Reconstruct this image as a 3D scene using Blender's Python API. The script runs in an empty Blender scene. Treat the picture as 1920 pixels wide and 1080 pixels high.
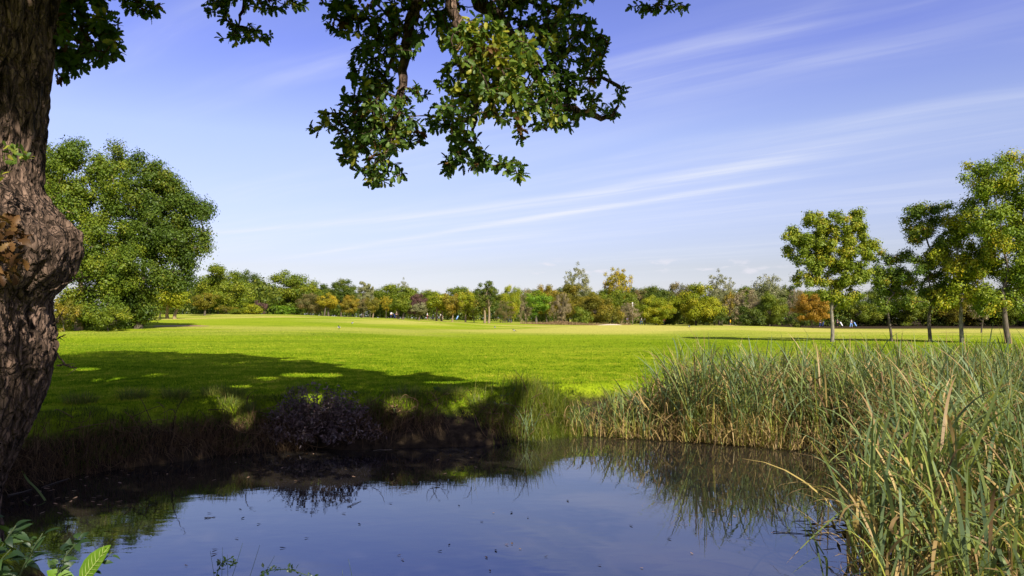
import bpy, math
import numpy as np
from mathutils import Vector, Matrix, noise as mnoise

# ------------------------------------------------------------------ camera, world, sun
S = bpy.context.scene
C = S.collection
F = 1387.0                      # focal length in photo pixels (1920 wide)
EYE = 2.3                       # camera height over the pond surface
PITCH = math.atan((540 - 597) / F) * -1
cam = bpy.data.objects.new('camera', bpy.data.cameras.new('camera'))
C.objects.link(cam)
cam.location = (0, 0, EYE)
cam.rotation_euler = (math.pi / 2 + PITCH, 0, 0)
cam.data.sensor_width = 36
cam.data.lens = 36 * F / 1920
cam.data.clip_start = 0.05
cam.data.clip_end = 6000
S.camera = cam
S.render.resolution_x, S.render.resolution_y = 1024, 576

SUN_EL, SUN_AZ = math.radians(36), math.radians(150)      # azimuth from +Y clockwise: behind the camera, to the right
TO_SUN = np.array([math.sin(SUN_AZ) * math.cos(SUN_EL), math.cos(SUN_AZ) * math.cos(SUN_EL), math.sin(SUN_EL)])
sl = bpy.data.lights.new('sun', 'SUN')
sl.energy = 5.0
sl.angle = math.radians(0.5)
sl.color = (1.0, 0.93, 0.80)
so = bpy.data.objects.new('sun', sl)
C.objects.link(so)
so.rotation_euler = Vector(-TO_SUN).to_track_quat('-Z', 'Y').to_euler()
so.location = (20, -35, 40)

S.view_settings.view_transform = 'Standard'
S.view_settings.look = 'None'
S.view_settings.exposure = 0.8
S.view_settings.gamma = 1.0
S.cycles.max_bounces = 6
S.cycles.transparent_max_bounces = 4
S.cycles.use_denoising = True

SKY_STRENGTH = 0.062


class NT:
    """small helper to write node trees"""
    def __init__(self, tree):
        self.t = tree
        tree.nodes.clear()

    def n(self, typ, **kw):
        nd = self.t.nodes.new(typ)
        for k, v in kw.items():
            setattr(nd, k, v)
        return nd

    def link(self, a, b):
        self.t.links.new(a, b)

    def put(self, sock, v):
        if isinstance(v, bpy.types.NodeSocket):
            self.link(v, sock)
        elif v is not None:
            sock.default_value = v

    def m(self, op, a, b=None, c=None, clamp=False):
        nd = self.n('ShaderNodeMath', operation=op, use_clamp=clamp)
        for i, v in enumerate((a, b, c)):
            if v is not None:
                self.put(nd.inputs[i], v)
        return nd.outputs[0]

    def smooth(self, x, a, b):
        nd = self.n('ShaderNodeMapRange', interpolation_type='SMOOTHSTEP')
        self.put(nd.inputs[0], x)
        nd.inputs[1].default_value, nd.inputs[2].default_value = a, b
        return nd.outputs[0]

    def noise(self, vec, scale, detail=3, rough=0.55, dist=0.0):
        nd = self.n('ShaderNodeTexNoise')
        if vec is not None:
            self.link(vec, nd.inputs['Vector'])
        nd.inputs['Scale'].default_value = scale
        nd.inputs['Detail'].default_value = detail
        nd.inputs['Roughness'].default_value = rough
        nd.inputs['Distortion'].default_value = dist
        return nd.outputs[0]

    def ramp(self, x, stops, interp='LINEAR'):
        nd = self.n('ShaderNodeValToRGB')
        cr = nd.color_ramp
        cr.interpolation = interp
        while len(cr.elements) < len(stops):
            cr.elements.new(0.5)
        for e, (p, c) in zip(cr.elements, stops):
            e.position = p
            e.color = (*c, 1)
        self.put(nd.inputs[0], x)
        return nd.outputs[0]

    def mix(self, f, a, b, blend='MIX'):
        nd = self.n('ShaderNodeMix', data_type='RGBA', blend_type=blend)
        self.put(nd.inputs[0], f)
        for s, v in ((nd.inputs[6], a), (nd.inputs[7], b)):
            if isinstance(v, bpy.types.NodeSocket):
                self.link(v, s)
            else:
                s.default_value = (*v, 1)
        return nd.outputs[2]

    def comb(self, x, y, z=0.0):
        nd = self.n('ShaderNodeCombineXYZ')
        for i, v in enumerate((x, y, z)):
            self.put(nd.inputs[i], v)
        return nd.outputs[0]


def build_world():
    w = bpy.data.worlds.new('World')
    S.world = w
    w.use_nodes = True
    T = NT(w.node_tree)
    out = T.n('ShaderNodeOutputWorld')
    bg = T.n('ShaderNodeBackground')
    T.link(bg.outputs[0], out.inputs[0])
    sky = T.n('ShaderNodeTexSky', sky_type='NISHITA', sun_disc=False)
    sky.sun_elevation = SUN_EL
    sky.sun_rotation = SUN_AZ
    sky.air_density, sky.dust_density, sky.ozone_density = 1.0, 0.6, 1.5
    tc = T.n('ShaderNodeTexCoord')
    sp = T.n('ShaderNodeSeparateXYZ')
    T.link(tc.outputs['Generated'], sp.inputs[0])
    dx, dy, dz = sp.outputs
    z = T.m('MAXIMUM', dz, 0.0)
    # colour grade of the clear sky by elevation
    tint = T.ramp(z, SKY_TINT)
    col = T.mix(1.0, sky.outputs[0], tint, 'MULTIPLY')
    # cirrus on a flat layer overhead
    zz = T.m('ADD', z, 0.012)
    px, py = T.m('DIVIDE', dx, zz), T.m('DIVIDE', dy, zz)
    s = T.m('SUBTRACT', T.m('MULTIPLY', px, 0.766), T.m('MULTIPLY', py, 0.643))
    t = T.m('ADD', T.m('MULTIPLY', px, 0.643), T.m('MULTIPLY', py, 0.766))
    wob = T.m('SUBTRACT', T.noise(T.comb(T.m('MULTIPLY', s, 0.35), T.m('MULTIPLY', t, 0.35), 3.1), 1.0, 2), 0.5)
    tw = T.m('ADD', t, T.m('MULTIPLY', wob, 0.55))
    fine = T.noise(T.comb(T.m('MULTIPLY', s, 0.55), T.m('MULTIPLY', tw, 5.5), 0.0), 1.0, 5, 0.62, 0.4)
    soft = T.noise(T.comb(T.m('MULTIPLY', s, 0.3), T.m('MULTIPLY', tw, 1.25), 7.7), 1.0, 4, 0.55, 0.3)
    ci = T.m('MULTIPLY', T.smooth(soft, 0.38, 0.74), T.m('ADD', 0.35, T.m('MULTIPLY', T.smooth(fine, 0.35, 0.72), 0.75)))
    ci = T.m('MULTIPLY', ci, 0.26)
    brush = T.m('ADD', 0.45, T.m('MULTIPLY', T.smooth(fine, 0.33, 0.62), 0.55))

    def band(center, width, s0, s1, k):
        d = T.m('DIVIDE', T.m('SUBTRACT', T.m('ADD', t, T.m('MULTIPLY', wob, 0.28)), center), width)
        g = T.m('POWER', 2.718, T.m('MULTIPLY', T.m('MULTIPLY', d, d), -1.0))
        lim = T.m('MULTIPLY', T.smooth(s, s0 - 1.0, s0 + 1.6), T.m('SUBTRACT', 1.0, T.smooth(s, s1 - 0.9, s1 + 0.7)))
        return T.m('MULTIPLY', T.m('MULTIPLY', T.m('MULTIPLY', g, lim), brush), k)

    sa = T.m('ADD', s, 3.7)
    cA = T.m('SUBTRACT', 4.62, T.m('MULTIPLY', T.m('MULTIPLY', sa, sa), 0.055))
    cB = T.m('SUBTRACT', 4.98, T.m('MULTIPLY', T.m('ADD', s, 2.0), 0.15))
    cl = T.m('ADD', band(cA, 0.18, -8.6, -1.2, 0.62), band(cB, 0.11, -9.5, -1.7, 0.62))
    cl = T.m('ADD', cl, band(T.m('ADD', cA, 0.55), 0.30, -6.5, -2.6, 0.28))
    cl = T.m('ADD', cl, band(T.m('SUBTRACT', cA, 1.25), 0.20, -4.2, 0.6, 0.11))
    cl = T.m('ADD', cl, band(T.m('SUBTRACT', cA, 1.9), 0.26, -4.0, 0.6, 0.07))
    cl = T.m('ADD', cl, band(T.m('ADD', cB, 0.75), 0.22, -9.0, -4.6, 0.35))
    ci = T.m('MULTIPLY', ci, T.m('ADD', 1.0, T.m('MULTIPLY', T.smooth(z, 0.22, 0.33), 0.8)))
    fade = T.smooth(z, 0.0, 0.10)
    cl = T.m('MULTIPLY', T.m('MAXIMUM', cl, T.m('ADD', T.m('MULTIPLY', cl, 0.8), ci)), fade)
    # small puffs low over the far trees
    yy = T.m('MAXIMUM', dy, 0.05)
    u, v = T.m('DIVIDE', dx, yy), T.m('DIVIDE', z, yy)
    pn = T.noise(T.comb(T.m('MULTIPLY', u, 26.0), T.m('MULTIPLY', v, 95.0), 1.3), 1.0, 3, 0.5)
    pm = T.m('MULTIPLY', T.m('MULTIPLY', T.smooth(u, 0.0, 0.05), T.m('SUBTRACT', 1.0, T.smooth(u, 0.26, 0.46))),
             T.m('MULTIPLY', T.smooth(v, 0.052, 0.064), T.m('SUBTRACT', 1.0, T.smooth(v, 0.072, 0.084))))
    puff = T.m('MULTIPLY', T.m('MULTIPLY', T.smooth(pn, 0.53, 0.68), pm), 0.7)
    puff = T.m('MULTIPLY', puff, T.smooth(dy, 0.0, 0.2))
    col = T.mix(T.m('MINIMUM', cl, 0.85), col, CLOUD_COL)
    col = T.mix(puff, col, PUFF_COL)
    T.link(col, bg.inputs[0])
    bg.inputs[1].default_value = SKY_STRENGTH


# elevation tint (index = sin of the elevation), and cloud radiance before the strength
SKY_TINT = [(0.0, (1.03, 1.05, 1.50)), (0.067, (1.12, 0.97, 1.14)), (0.14, (1.46, 1.20, 1.42)), (0.234, (1.74, 1.42, 1.66)), (0.34, (1.36, 1.14, 1.86)), (0.6, (1.25, 1.05, 1.75))]
CLOUD_COL = (8.0, 8.3, 9.1)
PUFF_COL = (8.3, 8.0, 8.7)
build_world()

# ------------------------------------------------------------------ helpers
CP, SP = math.cos(PITCH), math.sin(PITCH)


def ray(px, py):
    x, y = (px - 960) / F, (540 - py) / F
    return np.array([x, CP - y * SP, SP + y * CP])


def at(px, py, Y):
    """the point that shows at photo pixel (px, py), Y metres ahead"""
    r = ray(px, py)
    return np.array([0, 0, EYE]) + r * (Y / r[1])


def proj(P):
    P = np.asarray(P, float)
    d = P - np.array([0, 0, EYE])
    yc = d[..., 1] * CP + d[..., 2] * SP
    zc = -d[..., 1] * SP + d[..., 2] * CP
    yc = np.where(np.abs(yc) < 1e-6, 1e-6, yc)
    return 960 + F * d[..., 0] / yc, 540 - F * zc / yc, yc


def sstep(x, a, b):
    t = np.clip((np.asarray(x, float) - a) / (b - a), 0, 1)
    return t * t * (3 - 2 * t)


def vnoise(x, y, z=0.0, seed=0):
    """vectorised value noise in [-1, 1]"""
    def h(i, j, k):
        n = (i * 374761393 + j * 668265263 + k * 2147483647 + seed * 974711) & 0xffffffff
        n = ((n ^ (n >> 13)) * 1274126177) & 0xffffffff
        return ((n ^ (n >> 16)) & 0xffff) / 32767.5 - 1
    x, y, z = np.broadcast_arrays(np.asarray(x, float), np.asarray(y, float), np.asarray(z, float))
    i, j, k = (np.floor(a).astype(np.int64) for a in (x, y, z))
    fx, fy, fz = x - i, y - j, z - k
    fx, fy, fz = (f * f * (3 - 2 * f) for f in (fx, fy, fz))
    r = 0
    for a in (0, 1):
        for b in (0, 1):
            for c in (0, 1):
                r = r + h(i + a, j + b, k + c) * (fx if a else 1 - fx) * (fy if b else 1 - fy) * (fz if c else 1 - fz)
    return r


def fbm(x, y, z=0.0, oct=4, seed=0):
    r, a, f = 0, 0.5, 1.0
    for o in range(oct):
        r = r + a * vnoise(np.asarray(x) * f, np.asarray(y) * f, np.asarray(z) * f, seed + o)
        a, f = a * 0.5, f * 2.03
    return r


def norm(a):
    return a / np.maximum(np.linalg.norm(a, axis=-1, keepdims=True), 1e-9)


def rdir(rng, n):
    return norm(rng.normal(size=(n, 3)))


class MB:
    """collects quads and builds ONE mesh object"""
    def __init__(self):
        self.V, self.Q, self.T, self.n = [], [], [], 0

    def add(self, V, Q, tint=0.5):
        V, Q = np.asarray(V, float).reshape(-1, 3), np.asarray(Q, np.int64).reshape(-1, 4)
        self.V.append(V)
        self.Q.append(Q + self.n)
        self.T.append(np.broadcast_to(np.asarray(tint, float), (len(Q),)))
        self.n += len(V)
        return self

    def tube(self, P, R, sides=6, tint=0.5, cap=True):
        P, R = np.asarray(P, float), np.broadcast_to(np.asarray(R, float), (len(P),))
        tan = norm(np.gradient(P, axis=0))
        ref = np.array([0.31, 0.17, 0.93]) if abs(tan[0][2]) < 0.8 else np.array([0.95, 0.2, 0.1])
        a = norm(np.cross(tan, ref))
        b = np.cross(tan, a)
        th = np.linspace(0, 2 * np.pi, sides, endpoint=False)
        V = P[:, None] + R[:, None, None] * (np.cos(th)[None, :, None] * a[:, None] + np.sin(th)[None, :, None] * b[:, None])
        n = len(P)
        i, j = np.meshgrid(np.arange(n - 1), np.arange(sides), indexing='ij')
        jn = (j + 1) % sides
        Q = np.stack([i * sides + j, i * sides + jn, (i + 1) * sides + jn, (i + 1) * sides + j], -1).reshape(-1, 4)
        V = V.reshape(-1, 3)
        if cap:
            V = np.concatenate([V, P[-1:], P[:1]])
            e = np.arange(sides)
            top = np.stack([(n - 1) * sides + e, (n - 1) * sides + (e + 1) % sides, np.full(sides, n * sides), np.full(sides, n * sides)], -1)
            bot = np.stack([(e + 1) % sides, e, np.full(sides, n * sides + 1), np.full(sides, n * sides + 1)], -1)
            Q = np.concatenate([Q, top, bot])
        return self.add(V, Q, tint)

    def leaves(self, P, N, L, W, tint, rng, droop=0.0, fold=0.0):
        """diamond leaf cards at P facing N"""
        P = np.asarray(P, float)
        n = len(P)
        t = rdir(rng, n)
        t[:, 2] -= droop
        t = norm(t - N * np.sum(t * N, -1, keepdims=True))
        b = np.cross(N, t)
        L, W = np.broadcast_to(L, (n,))[:, None], np.broadcast_to(W, (n,))[:, None]
        V = np.stack([P - t * L * .5, P + b * W * .5 + t * L * .06 + N * W * fold, P + t * L * .5, P - b * W * .5 + t * L * .06 + N * W * fold], 1)
        return self.add(V, np.arange(n * 4).reshape(n, 4), tint)

    def ribbons(self, P, W, tint, side=None):
        """P (n, k, 3) centre lines, W (k,) or (n, k) widths"""
        P = np.asarray(P, float)
        n, k, _ = P.shape
        W = np.broadcast_to(W, (n, k))
        tan = np.gradient(P, axis=1)
        if side is None:
            side = norm(np.cross(tan[:, :1], np.array([0, 0, 1.0]) + 1e-3))
        s = np.broadcast_to(side, P.shape)
        V = np.stack([P - s * W[..., None] * .5, P + s * W[..., None] * .5], 2).reshape(-1, 3)
        i, j = np.meshgrid(np.arange(n), np.arange(k - 1), indexing='ij')
        o = (i * k + j) * 2
        Q = np.stack([o, o + 1, o + 3, o + 2], -1).reshape(-1, 4)
        tint = np.asarray(tint, float)
        tint = tint.reshape(-1) if tint.ndim == 2 else np.repeat(np.broadcast_to(tint, (n,)), k - 1)
        return self.add(V, Q, tint)

    def shaped(self, P, T, N, L, st, tint, curl=0.0, fold=0.12):
        """real leaf outlines: st holds (station, half width) along the midrib"""
        P, n, m = np.asarray(P, float), len(P), len(st)
        st = np.asarray(st, float)
        T = norm(T)
        N = norm(N - T * np.sum(T * N, -1, keepdims=True))
        B = np.cross(N, T)
        L = np.broadcast_to(np.asarray(L, float), (n,))[:, None, None]
        curl = np.broadcast_to(np.asarray(curl, float), (n,))[:, None, None]
        s, w = st[None, :, 0, None], st[None, :, 1, None]
        mid = P[:, None] + T[:, None] * L * s * (1 - 0.25 * np.abs(curl) * s) - N[:, None] * L * curl * s * s * 0.6
        up = N[:, None] * L * w * fold * 2
        V = np.stack([mid - B[:, None] * L * w + up, mid, mid + B[:, None] * L * w + up], 2).reshape(-1, 3)
        i, j = np.meshgrid(np.arange(n), np.arange(m - 1), indexing='ij')
        o = (i * m + j) * 3
        Q = np.stack([np.stack([o, o + 1, o + 4, o + 3], -1), np.stack([o + 1, o + 2, o + 5, o + 4], -1)], 2).reshape(-1, 4)
        return self.add(V, Q, np.repeat(np.broadcast_to(tint, (n,)), (m - 1) * 2))

    def mesh(self, name, mat=None, smooth=False):
        V, Q, T = np.concatenate(self.V), np.concatenate(self.Q), np.concatenate(self.T)
        me = bpy.data.meshes.new(name)
        tri = Q[:, 2] == Q[:, 3]
        cnt = np.where(tri, 3, 4)
        start = np.concatenate([[0], np.cumsum(cnt)[:-1]])
        keep = np.ones(Q.shape, bool)
        keep[tri, 3] = False
        idx = Q[keep]
        me.vertices.add(len(V))
        me.vertices.foreach_set('co', V.astype(np.float32).ravel())
        me.loops.add(len(idx))
        me.loops.foreach_set('vertex_index', idx.astype(np.int32))
        me.polygons.add(len(Q))
        me.polygons.foreach_set('loop_start', start.astype(np.int32))
        me.polygons.foreach_set('loop_total', cnt.astype(np.int32))
        at_ = me.attributes.new('tint', 'FLOAT', 'FACE')
        at_.data.foreach_set('value', T.astype(np.float32))
        if smooth:
            me.polygons.foreach_set('use_smooth', np.ones(len(Q), bool))
        me.update(calc_edges=True)
        if mat is not None:
            me.materials.append(mat)
        return me

    def build(self, name, mat, parent=None, smooth=False, loc=None):
        return link(name, self.mesh(name, mat, smooth), parent, loc=loc)


def link(name, data, parent=None, mat=None, loc=None, rotz=0.0, scale=None):
    o = bpy.data.objects.new(name, data)
    C.objects.link(o)
    if parent is not None:
        o.parent = parent
    if loc is not None:
        o.location = tuple(loc)
    if rotz:
        o.rotation_euler = (0, 0, rotz)
    if scale is not None:
        o.scale = tuple(scale)
    if mat is not None:
        o.material_slots[0].link = 'OBJECT'
        o.material_slots[0].material = mat
    return o


def tag(o, label=None, cat=None, group=None, kind=None):
    for k, v in (('label', label), ('category', cat), ('group', group), ('kind', kind)):
        if v:
            o[k] = v
    return o


def thing(name, label, cat, loc=(0, 0, 0), rotz=0.0, group=None, scale=None):
    return tag(link(name, None, None, loc=loc, rotz=rotz, scale=scale), label, cat, group)


# ------------------------------------------------------------------ materials
LAWN = [(.118, .196, .006), (.195, .276, .009), (.275, .328, .015), (.430, .385, .090)]
MATS = {}


LEAF_GAIN = 1.6


def dry_mask(T, pos, y):
    mp = T.n('ShaderNodeMapping')
    mp.inputs['Scale'].default_value = (0.35, 1.0, 1.0)
    T.link(pos, mp.inputs[0])
    a = T.smooth(T.noise(mp.outputs[0], 0.11, 4, 0.6), 0.33, 0.60)
    m2 = T.n('ShaderNodeMapping')
    m2.inputs['Scale'].default_value = (0.016, 0.055, 1.0)
    T.link(pos, m2.inputs[0])
    a = T.m('MULTIPLY', a, T.m('ADD', 0.0, T.m('MULTIPLY', T.smooth(T.noise(m2.outputs[0], 1.0, 3, 0.5), 0.43, 0.55), 1.0)))
    far = T.smooth(y, 26, 85)
    sx = T.n('ShaderNodeSeparateXYZ')
    T.link(pos, sx.inputs[0])
    east = T.m('MULTIPLY', T.m('MULTIPLY', T.smooth(y, 50, 78), T.smooth(sx.outputs[0], -2, 26)), 0.55)
    return T.m('MULTIPLY', far, T.m('ADD', T.m('ADD', 0.10, east), T.m('MULTIPLY', a, 0.90)), clamp=True)



def leaf_mat(name, stops, transl=0.22, gloss=0.012, nscale=0.0, rough=0.5, gain=None, dry=False):
    """foliage: colour runs over the per-leaf tint; light passes through the blade"""
    if name in MATS:
        return MATS[name]
    m = bpy.data.materials.new(name)
    m.use_nodes = True
    T = NT(m.node_tree)
    out = T.n('ShaderNodeOutputMaterial')
    a = T.n('ShaderNodeAttribute', attribute_name='tint')
    x = a.outputs['Fac']
    if nscale:
        g = T.n('ShaderNodeTexCoord')
        nz = T.noise(g.outputs['Object'], nscale, 2)
        x = T.m('ADD', T.m('MULTIPLY', x, 0.6), T.m('MULTIPLY', T.m('SUBTRACT', nz, 0.3), 0.95), clamp=True)
    gn = LEAF_GAIN if gain is None else gain
    gv = (gn * 1.36, gn * 1.02, gn * 0.65) if gain is None else (gn, gn, gn)
    col = T.ramp(x, [(p, tuple(min(0.8, v * g_) for v, g_ in zip(c, gv))) for p, c in stops])
    if dry:                       # parched fairway further out, as on the ground below it
        gp = T.n('ShaderNodeNewGeometry')
        sp = T.n('ShaderNodeSeparateXYZ')
        T.link(gp.outputs['Position'], sp.inputs[0])
        col = T.mix(T.m('MULTIPLY', dry_mask(T, gp.outputs['Position'], sp.outputs[1]), 0.8), col, LAWN[3])
        mm = T.n('ShaderNodeMapping')
        mm.inputs['Scale'].default_value = (0.45, 1.0, 1.0)
        T.link(gp.outputs['Position'], mm.inputs[0])
        mo = T.m('ADD', T.m('MULTIPLY', T.noise(mm.outputs[0], 0.42, 4, 0.6), 0.55), T.m('MULTIPLY', T.noise(mm.outputs[0], 2.6, 3, 0.6), 0.45))
        col = T.mix(1.0, col, T.ramp(mo, [(.36, (.58, .70, .75)), (.5, (.95, .97, 1.2)), (.64, (1.22, 1.08, 1.9))]), 'MULTIPLY')
    d = T.n('ShaderNodeBsdfDiffuse')
    T.link(col, d.inputs[0])
    tr = T.n('ShaderNodeBsdfTranslucent')
    tcol = T.mix(1.0, col, (1.25, 1.3, 0.7), 'MULTIPLY')
    T.link(tcol, tr.inputs[0])
    mx = T.n('ShaderNodeMixShader')
    mx.inputs[0].default_value = transl
    T.link(d.outputs[0], mx.inputs[1])
    T.link(tr.outputs[0], mx.inputs[2])
    gl = T.n('ShaderNodeBsdfGlossy')
    gl.inputs['Roughness'].default_value = rough
    gl.inputs[0].default_value = (1, 1, 1, 1)
    m2 = T.n('ShaderNodeMixShader')
    m2.inputs[0].default_value = gloss
    T.link(mx.outputs[0], m2.inputs[1])
    T.link(gl.outputs[0], m2.inputs[2])
    T.link(m2.outputs[0], out.inputs[0])
    MATS[name] = m
    return m


def plain(name, col, rough=0.8, var=0.25, scale=6.0, bump=0.0, bscale=20.0):
    if name in MATS:
        return MATS[name]
    m = bpy.data.materials.new(name)
    m.use_nodes = True
    T = NT(m.node_tree)
    out = T.n('ShaderNodeOutputMaterial')
    p = T.n('ShaderNodeBsdfPrincipled')
    p.inputs['Roughness'].default_value = rough
    p.inputs['Specular IOR Level'].default_value = 0.25
    g = T.n('ShaderNodeTexCoord')
    nz = T.noise(g.outputs['Object'], scale, 3)
    lo = tuple(c * (1 - var) for c in col)
    hi = tuple(min(1, c * (1 + var)) for c in col)
    T.link(T.ramp(nz, [(0.3, lo), (0.7, hi)]), p.inputs['Base Color'])
    if bump:
        b = T.n('ShaderNodeBump')
        b.inputs['Strength'].default_value = bump
        b.inputs['Distance'].default_value = 0.03
        T.link(T.noise(g.outputs['Object'], bscale, 4), b.inputs['Height'])
        T.link(b.outputs[0], p.inputs['Normal'])
    T.link(p.outputs[0], out.inputs[0])
    MATS[name] = m
    return m


def mk4(a, b, c, d):
    return [(0.0, a), (0.4, b), (0.75, c), (1.0, d)]


FOL = {
    'green':   mk4((.030, .062, .009), (.052, .095, .010), (.080, .125, .013), (.125, .155, .018)),
    'dark':    mk4((.018, .040, .008), (.030, .060, .010), (.048, .082, .012), (.085, .108, .018)),
    'olive':   mk4((.042, .058, .010), (.070, .088, .012), (.102, .112, .016), (.140, .118, .020)),
    'lime':    mk4((.055, .100, .008), (.095, .150, .010), (.140, .185, .013), (.200, .205, .018)),
    'yellow':  mk4((.110, .115, .009), (.200, .170, .010), (.285, .210, .012), (.330, .195, .014)),
    'orange':  mk4((.085, .085, .010), (.150, .125, .012), (.220, .155, .013), (.250, .135, .014)),
    'amber':   mk4((.120, .085, .010), (.210, .125, .012), (.240, .130, .013), (.250, .110, .012)),
    'rust':    mk4((.058, .064, .018), (.095, .088, .024), (.140, .105, .036), (.150, .095, .040)),
    'purple':  mk4((.040, .028, .020), (.075, .040, .032), (.105, .055, .045), (.085, .070, .028)),
    'silver':  mk4((.075, .085, .030), (.130, .135, .050), (.185, .180, .085), (.230, .210, .120)),
    'tan':     mk4((.095, .080, .040), (.160, .130, .065), (.215, .170, .095), (.170, .110, .045)),
    'bright':  mk4((.030, .090, .009), (.050, .130, .012), (.080, .165, .014), (.130, .185, .018)),
}


def fol(kind, **kw):
    if kind in ('yellow', 'orange', 'amber', 'rust', 'purple', 'tan', 'silver'):
        kw.setdefault('gain', 1.45)
    return leaf_mat('foliage ' + kind, FOL[kind], **kw)


def bark_mat(name, dark, light, scale=3.0, bump=0.7, stretch=0.22, lo=.36, hi=.62, bd=.02, plates=0):
    if name in MATS:
        return MATS[name]
    m = bpy.data.materials.new(name)
    m.use_nodes = True
    T = NT(m.node_tree)
    out = T.n('ShaderNodeOutputMaterial')
    p = T.n('ShaderNodeBsdfPrincipled')
    p.inputs['Roughness'].default_value = 0.9
    p.inputs['Specular IOR Level'].default_value = 0.15
    g = T.n('ShaderNodeTexCoord')
    mp = T.n('ShaderNodeMapping')
    mp.inputs['Scale'].default_value = (1, 1, stretch)
    T.link(g.outputs['Object'], mp.inputs[0])
    n1 = T.noise(mp.outputs[0], scale * 4, 5, 0.65, 0.5)
    n2 = T.noise(g.outputs['Object'], scale * 1.2, 3)
    x = T.m('ADD', T.m('MULTIPLY', n1, 0.7), T.m('MULTIPLY', n2, 0.35))
    if plates:                    # cracked plates with lichen-grey faces
        wv = T.n('ShaderNodeMix', data_type='VECTOR')
        wv.inputs[0].default_value = 0.06
        T.link(mp.outputs[0], wv.inputs[4])
        nz3 = T.n('ShaderNodeTexNoise')
        nz3.inputs['Scale'].default_value = 9
        T.link(g.outputs['Object'], nz3.inputs['Vector'])
        T.link(nz3.outputs['Color'], wv.inputs[5])
        hgt = None
        for sc_, wd in ((plates, .16), (plates * 2.3, .10)):
            vo = T.n('ShaderNodeTexVoronoi', feature='DISTANCE_TO_EDGE')
            vo.inputs['Scale'].default_value = sc_
            T.link(wv.outputs[1], vo.inputs['Vector'])
            e_ = T.smooth(vo.outputs['Distance'], 0.0, wd)
            hgt = e_ if hgt is None else T.m('MULTIPLY', hgt, T.m('ADD', 0.45, T.m('MULTIPLY', e_, 0.55)))
        x = T.m('MULTIPLY', x, T.m('ADD', 0.80, T.m('MULTIPLY', hgt, 0.22)))
        n1 = T.m('ADD', T.m('MULTIPLY', hgt, 0.7), T.m('MULTIPLY', n1, 0.5))
    T.link(T.ramp(x, [(lo, dark), (hi, light), (hi + .18, tuple(min(1, c * 1.35) for c in light))]), p.inputs['Base Color'])
    b = T.n('ShaderNodeBump')
    b.inputs['Strength'].default_value = bump
    b.inputs['Distance'].default_value = bd
    T.link(n1, b.inputs['Height'])
    T.link(b.outputs[0], p.inputs['Normal'])
    T.link(p.outputs[0], out.inputs[0])
    MATS[name] = m
    return m


BARK = bark_mat('tree bark', (.035, .028, .020), (.135, .110, .080))
BARK_PALE = bark_mat('pale bark', (.10, .075, .045), (.30, .225, .125))
BARK_BIRCH = bark_mat('birch bark', (.20, .19, .17), (.62, .60, .55))

# ------------------------------------------------------------------ terrain
SHORE = np.array([(3.2, 4.0), (1.0, 3.9), (-1.5, 4.2), (-2.6, 4.9), (-3.2, 5.9), (-4.6, 6.8), (-6.2, 8.2), (-6.9, 9.3), (-6.5, 10.5),
                  (-5.9, 11.5), (-4.9, 12.5), (-3.6, 13.1), (-2.0, 13.4), (-0.6, 13.7), (0.7, 14.5), (1.3, 15.5), (3.2, 16.6),
                  (6.0, 18.4), (10, 20), (16, 20.5), (19, 16), (18, 8), (14, 4.4), (8, 3.6)])


def shore_dist(x, y):
    """signed distance to the pond edge: negative in the pond"""
    x, y = np.asarray(x, float), np.asarray(y, float)
    d = np.full(x.shape, 1e9)
    inside = np.zeros(x.shape, bool)
    n = len(SHORE)
    for i in range(n):
        (ax, ay), (bx, by) = SHORE[i], SHORE[(i + 1) % n]
        ex, ey = bx - ax, by - ay
        t = np.clip(((x - ax) * ex + (y - ay) * ey) / (ex * ex + ey * ey), 0, 1)
        d = np.minimum(d, np.hypot(x - ax - t * ex, y - ay - t * ey))
        c = ((ay > y) != (by > y)) & (x < (bx - ax) * (y - ay) / (by - ay + 1e-12) + ax)
        inside ^= c
    return np.where(inside, -d, d)


def lawn_z(x, y):
    x, y = np.asarray(x, float), np.asarray(y, float)
    yy = np.maximum(y, 1.0)
    u = x / yy
    z = 0.82 + 1.65 * sstep(-u, -0.06, 0.34) * sstep(y, 16, 125)
    z = z + 0.55 * sstep(y, 55, 200) * sstep(-u, -0.22, 0.06)
    z = z - 0.5 * sstep(u, 0.05, 0.5) * sstep(y, 60, 180)
    # low swells of the fairway
    for (cx, cy, rx, ry, h) in ((11, 76, 13, 6, 0.75), (26, 92, 16, 6, 0.60), (-14, 88, 20, 7, 0.45), (3, 60, 14, 5, 0.10),
                                (-24, 48, 16, 6, 0.12), (30, 66, 12, 6, 0.15), (-40, 110, 26, 9, 0.35)):
        z = z + h * np.exp(-((x - cx) / rx) ** 2 - ((y - cy) / ry) ** 2)
    z = z + 0.05 * vnoise(x * 0.13, y * 0.09, 0.0, 5) * sstep(y, 10, 40)
    return z


def gz(x, y):
    x, y = np.asarray(x, float), np.asarray(y, float)
    d = shore_dist(x, y) + 0.22 * vnoise(x * 1.1, y * 1.1, 0, 11) + 0.08 * vnoise(x * 3.3, y * 3.3, 0, 12)
    L = lawn_z(x, y)
    up = sstep(d, -0.05, 1.15) ** 0.62
    z = np.where(d > 0, L * up + 0.02, -np.minimum(0.7, -d * 0.45) + 0.02)
    bumps = 0.05 * fbm(x * 2.2, y * 2.2, 0, 3, 21) * sstep(d, 0, 0.4) * (1 - sstep(d, 1.2, 3.0))
    return z + bumps


def axis(segs):
    out = [np.arange(a, b, s) for a, b, s in segs]
    return np.unique(np.round(np.concatenate(out), 4))


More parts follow.
